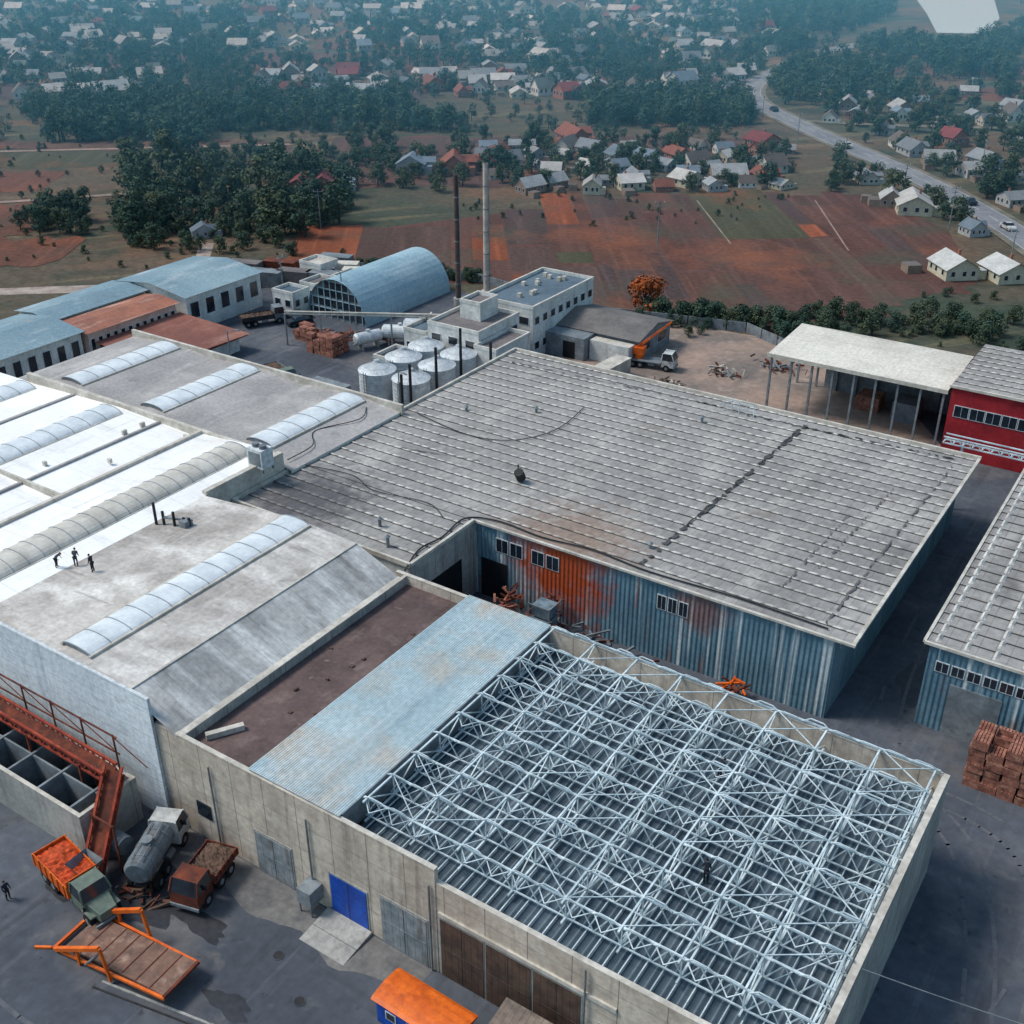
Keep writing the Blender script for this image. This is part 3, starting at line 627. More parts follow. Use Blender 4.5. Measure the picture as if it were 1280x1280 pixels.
mb.poly([(-135.0,94.5,3.6),(-122,95,2.6),(-121,111.5,2.6),(-135.0,110.5,3.6)],m_lowrust); mb.box(-135.1,-122.3,95.2,110.3,0,2.55,m_wwall); mb.box(-122.3,-121.4,95,111.4,2.3,2.55,m_rust); g.add(mb,'roof_and_walls')
gable('grey_storage_shed',-85,-70,138.5,149,3.6,1.2,m_grey,mat('grey_brown_sheet',(118,112,108),(98,94,92),.3),axis='x',nw=2)
g=Grp('lean_to_shed',-73,141); mb=MB(); mb.box(-76.8,-70.3,136.4,138.4,0,3,m_wwall,m_cope); mb.box(-84,-77,135,138.4,0,3.4,m_grey); mb.box(-80.5,-78.5,134.95,134.99,0,2.6,m_dark); g.add(mb,'walls')
g=Grp('arched_metal_hangar',-119,139); mb=MB(); cx,r,hh=-119.2,6.2,6.8; n=20; y0,y1=128.5,151
pr=[(cx-r*math.cos(math.pi*i/n),hh*math.sin(math.pi*i/n)) for i in range(n+1)]
for i in range(n): a,c=pr[i],pr[i+1]; mb.poly([(a[0],y0,a[1]),(c[0],y0,c[1]),(c[0],y1,c[1]),(a[0],y1,a[1])],m_lblue)
o=g.add(mb,'vault_shell')
mb=MB(); mb.poly([(a,y0+.5,c) for a,c in pr][::-1],m_grey); mb.poly([(a,y1-.4,c) for a,c in pr],m_grey)
for i in range(9):
    xx=cx-5.2+i*1.3; zz=hh*math.sqrt(max(0,1-((xx-cx)/r)**2)); mb.beam((xx,y0+.42,0),(xx,y0+.42,zz),.06,m_lblue)
for zz in(1.6,3.2,4.8,6.2):
    ww=r*math.sqrt(1-(zz/hh)**2); mb.box(cx-ww,cx+ww,y0+.38,y0+.49,zz,zz+.08,m_lblue)
    mb.box(cx-ww+.2,cx+ww-.2,y0+.44,y0+.485,zz-1.2,zz-.1,m_glass)
g.add(mb,'end_glazing')
def chimney(x,y,h,r0,r1,m,name,bands=True):
    ge=empty(name,(x,y,0)); mb=MB(); mb.cyl((0,0,0),(0,0,h),r0,m,r2=r1,n=20); mb.cyl((0,0,0),(0,0,1.2),r0+.4,m_conc_y,n=16)
    for k in range(1,6): z=h*k/6; rr=r0+(r1-r0)*k/6; mb.cyl((0,0,z),(0,0,z+.18),rr+.05,m_grey,n=20)
    mb.cyl((0,0,h),(0,0,h+.02),r1*.8,m_black,n=16); mb.beam((r0+.15,0,0),(r1+.15,0,h),.04,m_grey)
    mb.obj('shaft',parent=ge,smooth=False)
chimney(-107.6,146,21.3,.42,.36,mat('dark_steel_stack',(92,74,70),(70,60,60),.5),'steel_chimney')
chimney(-106,152,22.3,.55,.42,mat('light_stack',(206,190,176),(168,156,148),.4),'concrete_chimney')
ge=empty('yard_pipe_bridge',(-118,118,0)); mb=MB()
for dz in(0,.35): mb.cyl((0,-2,5+dz),(28,14,5+dz),.14,m_cope,n=10)
for i in range(7): t=i/6; mb.beam((28*t,-2+16*t,0),(28*t,-2+16*t,5),.1,m_grey)
mb.obj('pipes',parent=ge)
def tank(x,y,L,r,rot=0,z=.8,m=m_galv,name='storage_tank'):
    ge=empty(name,(x,y,0),rot); mb=MB(); mb.cyl((-L/2,0,z+r),(L/2,0,z+r),r,m,n=20); mb.cyl((-L/2-.25,0,z+r),(-L/2,0,z+r),r*.7,m,r2=r,n=20); mb.cyl((L/2,0,z+r),(L/2+.25,0,z+r),r,m,r2=r*.7,n=20)
    for s_ in(-L/3,L/3): mb.box(s_-.15,s_+.15,-r*.8,r*.8,0,z+.3,m_conc_y)
    mb.cyl((0,0,z+2*r-.1),(0,0,z+2*r+.3),.3,m,n=12); mb.obj('vessel',parent=ge)
tank(-104,126,5,1.1,.5); tank(-103,130,5,1.1,.5); tank(-100,133,4,.9,.4); tank(-107,122,4,.9,1.2)
def container(x,y,L,W,H,m,rot=0,name='shipping_container'):
    ge=empty(name,(x,y,.1),rot); mb=MB(); mb.box(-L/2,L/2,-W/2,W/2,0,H,m)
    k=int(L/.3)
    for i in range(k): a=-L/2+.1+i*(L-.2)/k; mb.box(a,a+.14,-W/2-.04,-W/2,.12,H-.12,m); mb.box(a,a+.14,W/2,W/2+.04,.12,H-.12,m)
    for z in(-.01,H-.1): mb.box(-L/2-.03,L/2+.03,-W/2-.06,-W/2+.04,z,z+.12,m); mb.box(-L/2-.03,L/2+.03,W/2-.04,W/2+.06,z,z+.12,m)
    mb.box(L/2,L/2+.04,-W/2+.1,-.05,.1,H-.1,m); mb.box(L/2,L/2+.04,.05,W/2-.1,.1,H-.1,m); mb.obj('shell',parent=ge)
for x,y,m,rt in((-146,133,m_rust,.3),(-142,136,m_grey,.3),(-138,139,m_broof,.3),(-133,141,m_grey,.3),(-129,146,m_cope,.5),(-134,147,m_cope,.5),(-70,131,m_cope,1.5),(-98,103,m_grey,0),(-149,138,m_broof,.3),(-144,142,m_rust,.3),(-138,150,m_grey,.3)): container(x,y,6,2.4,2.6,m,rt)
block('gatehouse',-131.5,-127,127,131,3.2,m_wwall,m_bgroof,2,2); block('transformer_house',-126.5,-126.3+3,136,141,4.,m_wwall,m_broof,1,2); block('white_store',-139,-134,141.5,146,3.2,m_wwall,m_cope,2,2); block('brick_store',-131,-127.5,133,138,3.,m_wwall,m_broof,2,2)
for i in range(3): heap('yard_scrap_pile',-116+i*5,122+i*1.5,30,[m_rust,m_grey,m_woodp],2.2,1.6,1.2)
heap('yard_scrap_pile',-105,136,30,[m_grey,m_cope],3,2,1.4); heap('yard_scrap_pile',-58,142,30,[m_grey,m_rust,m_cope],3,2,1.); heap('yard_scrap_pile',-52,148,30,[m_grey,m_rust,m_soil],4,2,1.); heap('yard_scrap_pile',-62,134,16,[m_cope,m_soil],3,1,.5)
mb=MB()
for (a,c) in(((-86,154),(-62,160)),((-62,160),(-46,152)),((-150,130),(-140,150)),((-140,150),(-112,158)),((-112,158),(-88,154))):
    a=Vector(a);c=Vector(c);n=max(1,int((c-a).length/3)); 
    for i in range(n):
        p=a+(c-a)*i/n;q=a+(c-a)*(i+.94)/n; d=(q-p).normalized(); nn=Vector((-d.y,d.x))*.07
        mb.faces([(p.x-nn.x,p.y-nn.y,0),(q.x-nn.x,q.y-nn.y,0),(q.x+nn.x,q.y+nn.y,0),(p.x+nn.x,p.y+nn.y,0),(p.x-nn.x,p.y-nn.y,1.6),(q.x-nn.x,q.y-nn.y,1.6),(q.x+nn.x,q.y+nn.y,1.6),(p.x+nn.x,p.y+nn.y,1.6)],[(0,1,5,4),(1,2,6,5),(2,3,7,6),(3,0,4,7),(4,5,6,7)],m_grey)
mb.obj('concrete_panel_fence')
# ---------------------------------------------------------------- vehicles
def wheel(mb,x,y,r=.5,w=.3): 
    mb.cyl((x,y-w/2,r),(x,y+w/2,r),r,m_tyre,n=18); mb.cyl((x,y-w/2-.02,r),(x,y+w/2+.02,r),r*.45,m_grey,n=12)
def cab(mb,x0,L,W,z0,H,m):
    z1=z0+H*.5;z2=z0+H
    vs=[(x0,-W/2,z0),(x0+L,-W/2,z0),(x0+L,W/2,z0),(x0,W/2,z0),(x0,-W/2,z1),(x0+L,-W/2,z1),(x0+L,W/2,z1),(x0,W/2,z1),(x0+.05,-W/2+.12,z2),(x0+L*.78,-W/2+.12,z2),(x0+L*.78,W/2-.12,z2),(x0+.05,W/2-.12,z2)]
    mb.faces(vs,[(0,1,5,4),(1,2,6,5),(2,3,7,6),(3,0,4,7),(8,9,10,11),(7,4,8,11)],m)
    mb.faces(vs,[(4,5,9,8),(5,6,10,9),(6,7,11,10)],m_glass)
    for a,c in((4,8),(5,9),(6,10),(7,11)): mb.beam(vs[a],vs[c],.06,m)
def truck(name,x,y,rot,mc,kind,mbody,L=7,hood=True):
    ge=empty(name,(x,y,0),rot); mb=MB()
    mb.box(-L/2,L/2-.3,-.45,.45,.75,.98,m_black)
    for wx in(L/2-1.1,-L/2+2.0,-L/2+.85):
        for wy in(-.95,.95): wheel(mb,wx,wy,.52,.35)
    mb.cyl((-.3,-.75,.75),(.6,-.75,.75),.28,m_grey,n=12)
    mb.obj('chassis_and_wheels',parent=ge)
    mb=MB()
    if hood:
        cab(mb,L/2-3.0,1.6,2.1,.9,1.75,mc)
        vs=[(L/2-1.4,-.8,.9),(L/2,-.65,.9),(L/2,.65,.9),(L/2-1.4,.8,.9),(L/2-1.4,-.8,1.7),(L/2-.05,-.6,1.5),(L/2-.05,.6,1.5),(L/2-1.4,.8,1.7)]
        mb.faces(vs,[(0,1,5,4),(1,2,6,5),(2,3,7,6),(4,5,6,7)],mc); mb.box(L/2-1.7,L/2-.5,-1.1,-.7,1.05,1.15,mc); mb.box(L/2-1.7,L/2-.5,.7,1.1,1.05,1.15,mc); mb.box(L/2,L/2+.12,-1.05,1.05,.65,.85,m_grey)
        bx=L/2-3.15
    else:
        cab(mb,L/2-1.8,1.8,2.2,.7,2.0,mc); mb.box(L/2,L/2+.1,-1.1,1.1,.5,.75,m_grey); bx=L/2-2.0
    for s_ in(-1,1): mb.box(L/2-.9,L/2-.8,s_*1.2-.1,s_*1.2+.1,1.7,2.1,m_black)
    mb.obj('cab',parent=ge,bevel=.03)
    mb=MB(); x0=-L/2-.1
    if kind in('dump','flat'):
        h=1.0 if kind=='dump' else .55
        mb.box(x0,bx,-1.2,1.2,1.1,1.22,mbody)
        for yy in(-1.2,1.14): mb.box(x0,bx,yy,yy+.06,1.22,1.22+h,mbody)
        mb.box(x0,x0+.06,-1.14,1.14,1.22,1.22+h,mbody); mb.box(bx-.06,bx,-1.14,1.14,1.22,1.22+h*1.4,mbody)
        k=6
        for i in range(k): a=x0+(bx-x0)*i/(k-.5); mb.box(a,a+.1,-1.27,-1.2,1.15,1.22+h,mbody); mb.box(a,a+.1,1.2,1.27,1.15,1.22+h,mbody)
        mb.obj('cargo_body',parent=ge); mb=MB()
        nx,ny=22,12; zz=[[1.22+h*.75+R.uniform(-.07,.12)-.12*abs(j-ny/2)/ny+.2*math.sin(i*.3)*math.sin(math.pi*j/ny) for j in range(ny+1)] for i in range(nx+1)]
        X=lambda i:x0+.08+(bx-x0-.16)*i/nx; Yf=lambda j:-1.12+2.24*j/ny
        for i in range(nx):
            for j in range(ny):
                mb.poly([(X(i),Yf(j),zz[i][j]),(X(i+1),Yf(j),zz[i+1][j]),(X(i+1),Yf(j+1),zz[i+1][j+1]),(X(i),Yf(j+1),zz[i][j+1])],m_load if kind=='dump' else m_soil)
        mb.obj('load',parent=ge)
    elif kind=='tank':
        zc=2.05; mb.cyl((x0+.2,0,zc),(bx-.1,0,zc),1.0,mbody,n=24); mb.cyl((x0,0,zc),(x0+.2,0,zc),.8,mbody,r2=1.0,n=24); mb.cyl((bx-.1,0,zc),(bx+.02,0,zc),1.0,mbody,r2=.8,n=24)
        for t in(.2,.5,.8): a=x0+(bx-x0)*t; mb.cyl((a-.05,0,zc),(a+.05,0,zc),1.04,m_grey,n=24)
        mb.cyl(((x0+bx)/2,0,3.0),((x0+bx)/2,0,3.3),.4,m_grey,n=14); mb.box(x0+.4,bx-.3,-.5,.5,.98,1.2,m_black)
        for s_ in(-.35,.35): mb.beam((x0+.3,s_,3.12),(bx-.3,s_,3.12),.03,m_grey)
        mb.obj('tank_body',parent=ge)
    elif kind=='crane':
        mb.box(x0,bx,-1.1,1.1,1.05,1.2,m_grey); mb.cyl((x0+1.6,0,1.2),(x0+1.6,0,2.0),.7,mbody,n=14); mb.box(x0+.9,x0+2.4,-.7,.7,1.9,2.9,mbody)
        a=Vector((x0+1.2,0,2.7)); c=Vector((bx+1,0,7.2))
        for s1 in(-.25,.25):
            for s2 in(-.2,.2): mb.beam(a+Vector((0,s1,s2)),c+Vector((0,s1*.4,s2*.4)),.05,mbody)
        for i in range(12): t=i/12;u=(i+1)/12; mb.beam(a.lerp(c,t)+Vector((0,.25*(1-.6*t),-.2)),a.lerp(c,u)+Vector((0,-.25*(1-.6*u),.2)),.03,mbody)
        mb.obj('crane',parent=ge)
    return ge
m_green_cab=mat('olive_cab_paint',(110,120,106),(92,104,94),.8,rough=.5)
m_whitep=mat('white_vehicle_paint',(196,196,192),(170,170,168),1,rough=.5,streaks=[((130,116,104),1.3,.58,.72,.5)])
m_tankp=mat('dusty_tank_paint',(122,128,132),(96,102,106),1.2,rough=.5,streaks=[((100,84,72),1.,.52,.68,.7)])
truck('dump_truck',-54.6,29.2,-.15,m_green_cab,'dump',m_orange,7.6)
truck('tanker_truck',-52.9,36.0,math.radians(115),m_whitep,'tank',m_tankp,6.0,False).location=(-52.6,34.2,0)
truck('loaded_trailer_truck',-48.2,34.4,math.radians(-75),m_rust,'flat',m_rust,4.8,False)
truck('mobile_crane_truck',-67.5,138.5,math.radians(10),m_whitep,'crane',m_orange,7,False)
truck('parked_truck',-108,104.5,math.radians(-20),m_green_cab,'flat',m_grey,8); truck('parked_truck',-128,121,math.radians(60),m_grey,'flat',m_black,7,False)
def car(x,y,rot,m,z=.03):
    ge=empty('parked_car',(x,y,z),rot); mb=MB()
    sec=[(-2.1,.75,.75),(-1.9,.95,.8),(-1.2,1.0,.8),(-.7,1.42,.62),(.5,1.45,.62),(1.1,1.0,.78),(1.9,.85,.75),(2.1,.6,.7)]
    for i in range(7):
        a,c=sec[i],sec[i+1]; g_=m_glass if i in(2,4) else m
        mb.poly([(a[0],-a[2],a[1]),(c[0],-c[2],c[1]),(c[0],c[2],c[1]),(a[0],a[2],a[1])],g_)
        for s_ in(-1,1):
            f=[(a[0],s_*a[2],a[1]),(c[0],s_*c[2],c[1]),(c[0],s_*.85,min(c[1],.95)),(a[0],s_*.85,min(a[1],.95))]; mb.poly(f if s_>0 else f[::-1],m_glass if i in(2,3,4) else m)
            f=[(a[0],s_*.85,min(a[1],.95)),(c[0],s_*.85,min(c[1],.95)),(c[0],s_*.82,.28),(a[0],s_*.82,.28)]; mb.poly(f if s_>0 else f[::-1],m)
    for s_,xx in((0,-2.1),(7,2.1)): z_=sec[s_][1]; mb.box(min(xx,xx*.99),max(xx,xx*.99),-.75,.75,.28,z_,m)
    mb.obj('body',parent=ge); mb=MB()
    for a in(-1.3,1.3):
        for c in(-.75,.75): wheel(mb,a,c,.32,.2)
    mb.obj('wheels',parent=ge)
m_dcar=mat('dark_car_paint',(44,50,60),(34,40,48),1,rough=.3)
for x,y,r,m,z in((-54,265,2.2,m_dcar,.16),(-98,312,2.3,m_whitep,.16),(-42,247,-.9,m_whitep,.16),(-137,357,2.3,m_dcar,.16),(-98,127,.4,m_dcar,.01),(-125,126,1.2,m_dcar,.01),(-123,124,1.2,m_dcar,.01)): car(x,y,r,m,z)
ge=empty('truck_unloading_platform',(-47.2,27.4,0),math.radians(4)); mb=MB()
mb.faces([(-4.6,-1.4,.5),(4.2,-1.4,1.3),(4.2,1.4,1.3),(-4.6,1.4,.5),(-4.6,-1.4,.3),(4.2,-1.4,1.05),(4.2,1.4,1.05),(-4.6,1.4,.3)],[(0,1,2,3),(4,5,1,0),(5,6,2,1),(7,4,0,3),(6,7,3,2)],mat('worn_steel_deck',(136,104,88),(104,80,70),.7,streaks=[((168,140,122),1.2,.54,.7,.6),((70,56,50),(.3,2,1),.56,.7,.6)]))
for i in range(1,7): t=i/7; mb.box(-4.5+8.7*t,-4.44+8.7*t,-1.4,1.4,.52+.8*t,.55+.8*t,m_rust)
mb.obj('deck',parent=ge); mb=MB()
for s_ in(-1.75,1.75):
    mb.beam((-5.2,s_,.2),(-.6,s_,2.9),.13,m_orange); mb.beam((-.6,s_,2.9),(-.2,s_,.2),.09,m_orange); mb.beam((-5.4,s_,.2),(4.3,s_*.85,1.1),.09,m_orange); mb.beam((-3,s_,0),(-3,s_,1.6),.08,m_orange)
    mb.beam((-5.6,s_,.1),(-6.6,s_*1.3,.1),.08,m_orange)
mb.beam((4.25,-1.5,1.2),(4.25,1.5,1.2),.1,m_rust)
mb.beam((-5.3,-1.8,.25),(-5.3,1.8,.25),.1,m_orange); mb.cyl((-2.5,-1.7,.3),(-.8,-1.7,2.3),.08,m_grey,n=10); mb.obj('orange_side_frames',parent=ge)
g=Grp('receiving_bunkers',-66,34); mb=MB()
xb=[-88,-84,-80,-76,-72.5,-69,-65.5,-62,-58.4]
mb.box(-88,-57,31.6,31.9,0,4,m_conc_y,m_cope); mb.box(-88,-57,36.2,36.5,0,4,m_conc_y,m_cope); mb.box(-57.3,-57,31.9,36.2,0,4,m_conc_y,m_cope)
for x in xb[1:]: mb.box(x-.1,x+.1,31.9,36.2,0,3.97,m_grey)
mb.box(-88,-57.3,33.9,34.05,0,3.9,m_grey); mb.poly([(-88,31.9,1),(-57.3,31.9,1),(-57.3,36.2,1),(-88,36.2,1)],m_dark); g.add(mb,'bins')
mb=MB()
for x in xb: mb.beam((x,36.3,4),(x,36.3,7.4),.05,m_rust); mb.beam((x,36.3,7.2),(x+3.4,36.3,6.0),.03,m_rust)
mb.beam((-88,36.3,7.3),(-58,36.3,7.3),.05,m_rust); mb.beam((-88,36.3,5.8),(-58,36.3,5.8),.05,m_rust); g.add(mb,'railing')
ge=empty('belt_conveyor',(-60,33.5,0)); mb=MB()
def conv(p,q,w=.6):
    p=Vector(p);q=Vector(q); d=(q-p).normalized(); s_=d.cross(Vector((0,0,1))).normalized()*w; u=Vector((0,0,.36))
    mb.faces([p-s_,q-s_,q+s_,p+s_],[(0,1,2,3)],m_rust)
    for k in(-1,1):
        mb.beam(p+s_*k+u,q+s_*k+u,.09,m_redox); mb.beam(p+s_*k-u,q+s_*k-u,.09,m_redox); n=max(3,int((q-p).length/1.1))
        for i in range(n): mb.beam(p.lerp(q,i/n)+s_*k-u,p.lerp(q,(i+.5)/n)+s_*k+u,.05,m_redox); mb.beam(p.lerp(q,(i+.5)/n)+s_*k+u,p.lerp(q,(i+1)/n)+s_*k-u,.05,m_redox)
conv((-28,1.2,6.3),(2.6,1.4,5.4)); conv((2.8,1.6,5.6),(5.2,-3.2,.9),.65)
for x in(-24,-18,-12,-6,0,2.4): mb.beam((x,.7,0),(x,.7,5.4),.08,m_rust); mb.beam((x,1.8,0),(x,1.8,5.4),.08,m_rust)
mb.obj('frame',parent=ge); mb=MB()
mb.faces([(4.2,-4.4,2.4),(6.0,-4.4,2.4),(6.0,-2.6,2.4),(4.2,-2.6,2.4),(4.9,-3.8,.9),(5.5,-3.8,.9),(5.5,-3.2,.9),(4.9,-3.2,.9)],[(0,4,5,1),(1,5,6,2),(2,6,7,3),(3,7,4,0)],m_grey)
mb.cyl((4.4,-.5,1.6),(5.6,-.5,1.6),.7,m_grey,n=18); mb.beam((3.8,-1.4,0),(3.8,-1.4,4.4),.06,m_rust); mb.beam((6,-1.4,0),(6,-1.4,4.4),.06,m_rust); mb.beam((3.8,-1.4,4.3),(6,-1.4,4.3),.06,m_rust); mb.obj('hopper_and_drum',parent=ge)
ge=empty('site_wagon',(-28.5,33.6,0),math.radians(-1)); mb=MB()
mb.box(-2.7,2.7,-1.2,1.2,.7,2.6,m_blue); 
for a in(-1.6,0,1.6): mb.box(a-.4,a+.4,-1.24,-1.2,1.5,2.2,m_frame); mb.box(a-.32,a+.32,-1.25,-1.24,1.57,2.13,m_glass)
mb.box(-2.74,-2.7,-.45,.35,.75,2.4,m_frame); mb.obj('body',parent=ge,bevel=.03)
mb=MB(); pr=[(-1.35,2.62),(-1.1,2.76),(-.5,2.86),(0,2.89),(.5,2.86),(1.1,2.76),(1.35,2.62)]
for i in range(6): a,c=pr[i],pr[i+1]; mb.poly([(-3,a[0],a[1]),(3,a[0],a[1]),(3,c[0],c[1]),(-3,c[0],c[1])],m_orange)
for s_ in(-3,3): mb.poly([(s_,a,z) for a,z in pr],m_orange)
mb.obj('curved_roof',parent=ge); mb=MB()
for a in(-1.8,1.8):
    for c in(-1,1): wheel(mb,a,c,.4,.2)
mb.beam((-2.5,0,.6),(-4,0,.5),.06,m_black); mb.box(-2.6,2.6,-.5,.5,.5,.7,m_black); mb.obj('wheels_and_drawbar',parent=ge)
g=Grp('wooden_lean_to',-22,34); mb=MB(); mb.poly([(-24.6,32.6,2.6),(-19.5,32.6,2.6),(-19.5,36.5,3.2),(-24.6,36.5,3.2)],mat('weathered_board',(136,120,108),(108,94,86),1,joints=[(0,.4,.1,(84,74,66),.6)])); mb.box(-24.3,-19.8,32.9,36.4,0,2.55,m_gate); g.add(mb,'roof_and_walls')
container(-17,34.8,5,2.2,2.2,m_grey,0,'steel_storage_bin')
mb=MB(); mb.box(-48,-22,26.9,27.05,0,.1,m_conc_y,M=Matrix.Translation((-40,27,0))@Matrix.Rotation(.2,4,'Z')@Matrix.Translation((40,-27,0))); mb.beam((-48,24.8,.03),(-22,30.4,.03),.05,m_black); mb.obj('drain_channel_kerb')
for x,y in((-40,33.0),(-36.5,31.2)): 
    mb=MB(); mb.cyl((0,0,0),(0,0,.03),.4,m_asph,n=18); mb.cyl((0,0,.03),(0,0,.04),.33,m_black,n=18); mb.obj('manhole_cover',loc=(x,y,.01))
heap('wet_spill_debris',-51,31.5,24,[m_rust,m_black,m_soil],2,1.2,.2)
m_wet=mat('oil_stain',(46,46,50),(58,58,62),.8,rough=.4)
mb=MB()
for (cx_,cy_,rx_,ry_) in((-51,31.8,4.5,2.2),(-56,29.6,2.5,1.5),(-40,28.6,2,.8),(-15,70,3,1.2),(-14,85,1.5,4),(-46,32,2.4,.9)):
    P_=[]; k=1.
    for i in range(44): t=i/44*2*math.pi; k=.9+.16*math.sin(3*t+cx_)+.1*math.sin(7*t+cy_)+R.uniform(-.04,.04); P_.append((cx_+rx_*math.cos(t)*k,cy_+ry_*math.sin(t)*k,.0095+.0007*len(mb.f)))
    mb.poly(P_,m_wet)
mb.obj('ground_oil_stains')
m_strip=mat('worn_concrete_apron',(124,120,116),(98,96,96),.4,streaks=[((72,72,76),.5,.55,.7,.6)])
mb=MB(); P_=[(-55,37.6),(-31,37.6),(-31,34.2)]
for i in range(30): P_.append((-31-24*i/29,34.8+.5*math.sin(i*.7)+R.uniform(-.2,.2)))
mb.poly([(x,y,.018) for x,y in P_],m_strip); mb.obj('concrete_apron_pavement')
m_track=mat('tyre_track_dust',(98,98,102),(84,86,92),.6)
mb=MB()
def track(pts,w=.28,z=.022):
    for off in(-.9,.9):
        S=smoothline(pts,8)
        for a,c in zip(S[:-1],S[1:]):
            if R.random()<.15: continue
            a=Vector(a);c=Vector(c);d=(c-a).normalized();n_=Vector((-d.y,d.x)); p=a+n_*(off-w/2);q=a+n_*(off+w/2);r_=c+n_*(off+w/2);t_=c+n_*(off-w/2)
            mb.poly([(p.x,p.y,z),(q.x,q.y,z),(r_.x,r_.y,z),(t_.x,t_.y,z)],m_track)
track([(-3,30),(-1,50),(-5,66),(-13,74),(-15.8,90),(-15.8,118)],.28,.022); track([(0,34),(2,52),(0,66),(-6,71),(-20,70)],.28,.025); track([(-90,22),(-70,23),(-50,20),(-30,24),(-8,28)],.3,.028); track([(-2,40),(1,58),(4,66),(9,72)],.25,.031)
mb.obj('tyre_track_markings')
# ---------------------------------------------------------------- houses
hw=[mat('house_wall_%d'%i,c,None,.5) for i,c in enumerate([(210,208,200),(188,180,166),(154,104,86),(166,166,166),(200,190,166),(140,122,108)])]
hr=[mat('house_roof_%d'%i,c,None,.4,rand=.5) for i,c in enumerate([(140,146,150),(118,124,130),(116,60,62),(156,158,158),(108,122,134),(104,96,92),(176,174,170),(124,76,64),(100,110,108)])]
def house_mesh(i):
    rr=random.Random(i+50); w,d,h=rr.uniform(7,9),rr.uniform(8,12),rr.uniform(2.8,4.0); rh=rr.uniform(2,3.4); wl=hw[rr.randrange(6)]; rf=hr[i%9]; mb=MB()
    if i in(7,16): wl=hw[2]
    mb.box(-w/2,w/2,-d/2,d/2,0,h,wl)
    for s_ in(-1,1):
        mb.poly([(-w/2,s_*d/2,h),(w/2,s_*d/2,h),(0,s_*d/2,h+rh)][::s_],wl)
    k=rh/(w/2);e=.5
    mb.poly([(-w/2-e,-d/2-e,h-e*k+.04),(0,-d/2-e,h+rh+.04),(0,d/2+e,h+rh+.04),(-w/2-e,d/2+e,h-e*k+.04)],rf); mb.poly([(0,-d/2-e,h+rh+.04),(w/2+e,-d/2-e,h-e*k+.04),(w/2+e,d/2+e,h-e*k+.04),(0,d/2+e,h+rh+.04)],rf)
    mb.box(w*.15,w*.15+.6,d*.1,d*.1+.6,h+rh*.4,h+rh+.7,hw[2])
    for s_ in(-1,1):
        for t in(-.3,.05,.32): 
            x=s_*w/2; mb.box(min(x,x+s_*.05),max(x,x+s_*.05),d*t-.6,d*t+.6,h*.35,h*.8,m_frame); x2=x+s_*.05; mb.box(min(x2,x2+s_*.02),max(x2,x2+s_*.02),d*t-.5,d*t+.5,h*.35+.1,h*.8-.1,m_glass)
            y=s_*d/2; mb.box(w*t-.6,w*t+.6,min(y,y+s_*.05),max(y,y+s_*.05),h*.35,h*.8,m_frame); y2=y+s_*.05; mb.box(w*t-.5,w*t+.5,min(y2,y2+s_*.02),max(y2,y2+s_*.02),h*.35+.1,h*.8-.1,m_glass)
    mb.box(w/2,w/2+2.4,-d/2+.5,-d/2+3.5,0,h*.75,wl,rf)
    if i%3==0: mb.box(-w/2-7,-w/2-3,d/2-3,d/2+1,0,2.3,hw[5],hr[5]); 
    if i%3==1:
        mb.box(w/2,w/2+3,0,d/2-1,0,h,wl); mb.poly([(w/2-1,-.4,h),(w/2+3.4,-.4,h-.1),(w/2+3.4,d/4-.5,h+1.5),(w*.2,d/4-.5,h+1.5)],rf); mb.poly([(w*.2,d/4-.5,h+1.5),(w/2+3.4,d/4-.5,h+1.5),(w/2+3.4,d/2-.6,h-.1),(w/2-1,d/2-.6,h)],rf); mb.poly([(w/2+3,0,h),(w/2+3,d/2-1,h),(w/2+3,d/4-.5,h+1.4)],wl)
    o=mb.obj('village_house'); me=o.data; bpy.data.objects.remove(o); return me
HM=[house_mesh(i) for i in range(18)]
placed=[]
common=[0,1,3,4,5,6,9,10,12,13,14,15,0,3,6,12]
def house(x,y,rot,i=None,s=1.,name='village_house'):
    if i is None: i=R.choice(common) if R.random()<.92 else R.choice([2,7,8,11,16,17])
    o=bpy.data.objects.new(name,HM[i]); COL.objects.link(o); o.location=(x,y,0); o.rotation_euler=(0,0,rot); o.scale=(s*R.uniform(.85,1.15),s*R.uniform(.8,1.2),s*R.uniform(.8,1.1)); placed.append((x,y)); return o
def free(x,y,d): return all((x-a)**2+(y-b_)**2>d*d for a,b_ in placed)
def nearroad(x,y,d=9): 
    for i in range(len(road)-1):
        a=Vector(road[i]);c=Vector(road[i+1]);p=Vector((x,y)); t=max(0,min(1,(p-a).dot(c-a)/(c-a).length_squared))
        if (p-a-(c-a)*t).length<d: return True
    return False
riv2=[(-185,540),(-126,560),(-134,720),(-170,860),(-215,1100),(-330,1100),(-250,830),(-205,720)]
def px(pxx,D): return (pxx-640)/1400*(D*.8762+28.9)
house(*HL(322,px(716,322)),.9,7,1.,'red_brick_house'); house(*HL(284,px(568,284)),.6,7,.9,'red_brick_house')
for p_,D,i,s in((377,258,2,.8),(405,262,2,.7),(952,315,2,.75),(1228,290,0,.8),(1188,318,2,.7),(1265,370,0,.7),(430,266,0,.6),(515,284,4,.7),(1255,196,6,.75),(1190,198,6,.6),(1140,245,6,.8),(1112,250,3,.6),(255,224,4,.45)):
    house(*HL(D,px(p_,D)),R.uniform(.3,1.2),i,s)
c=0
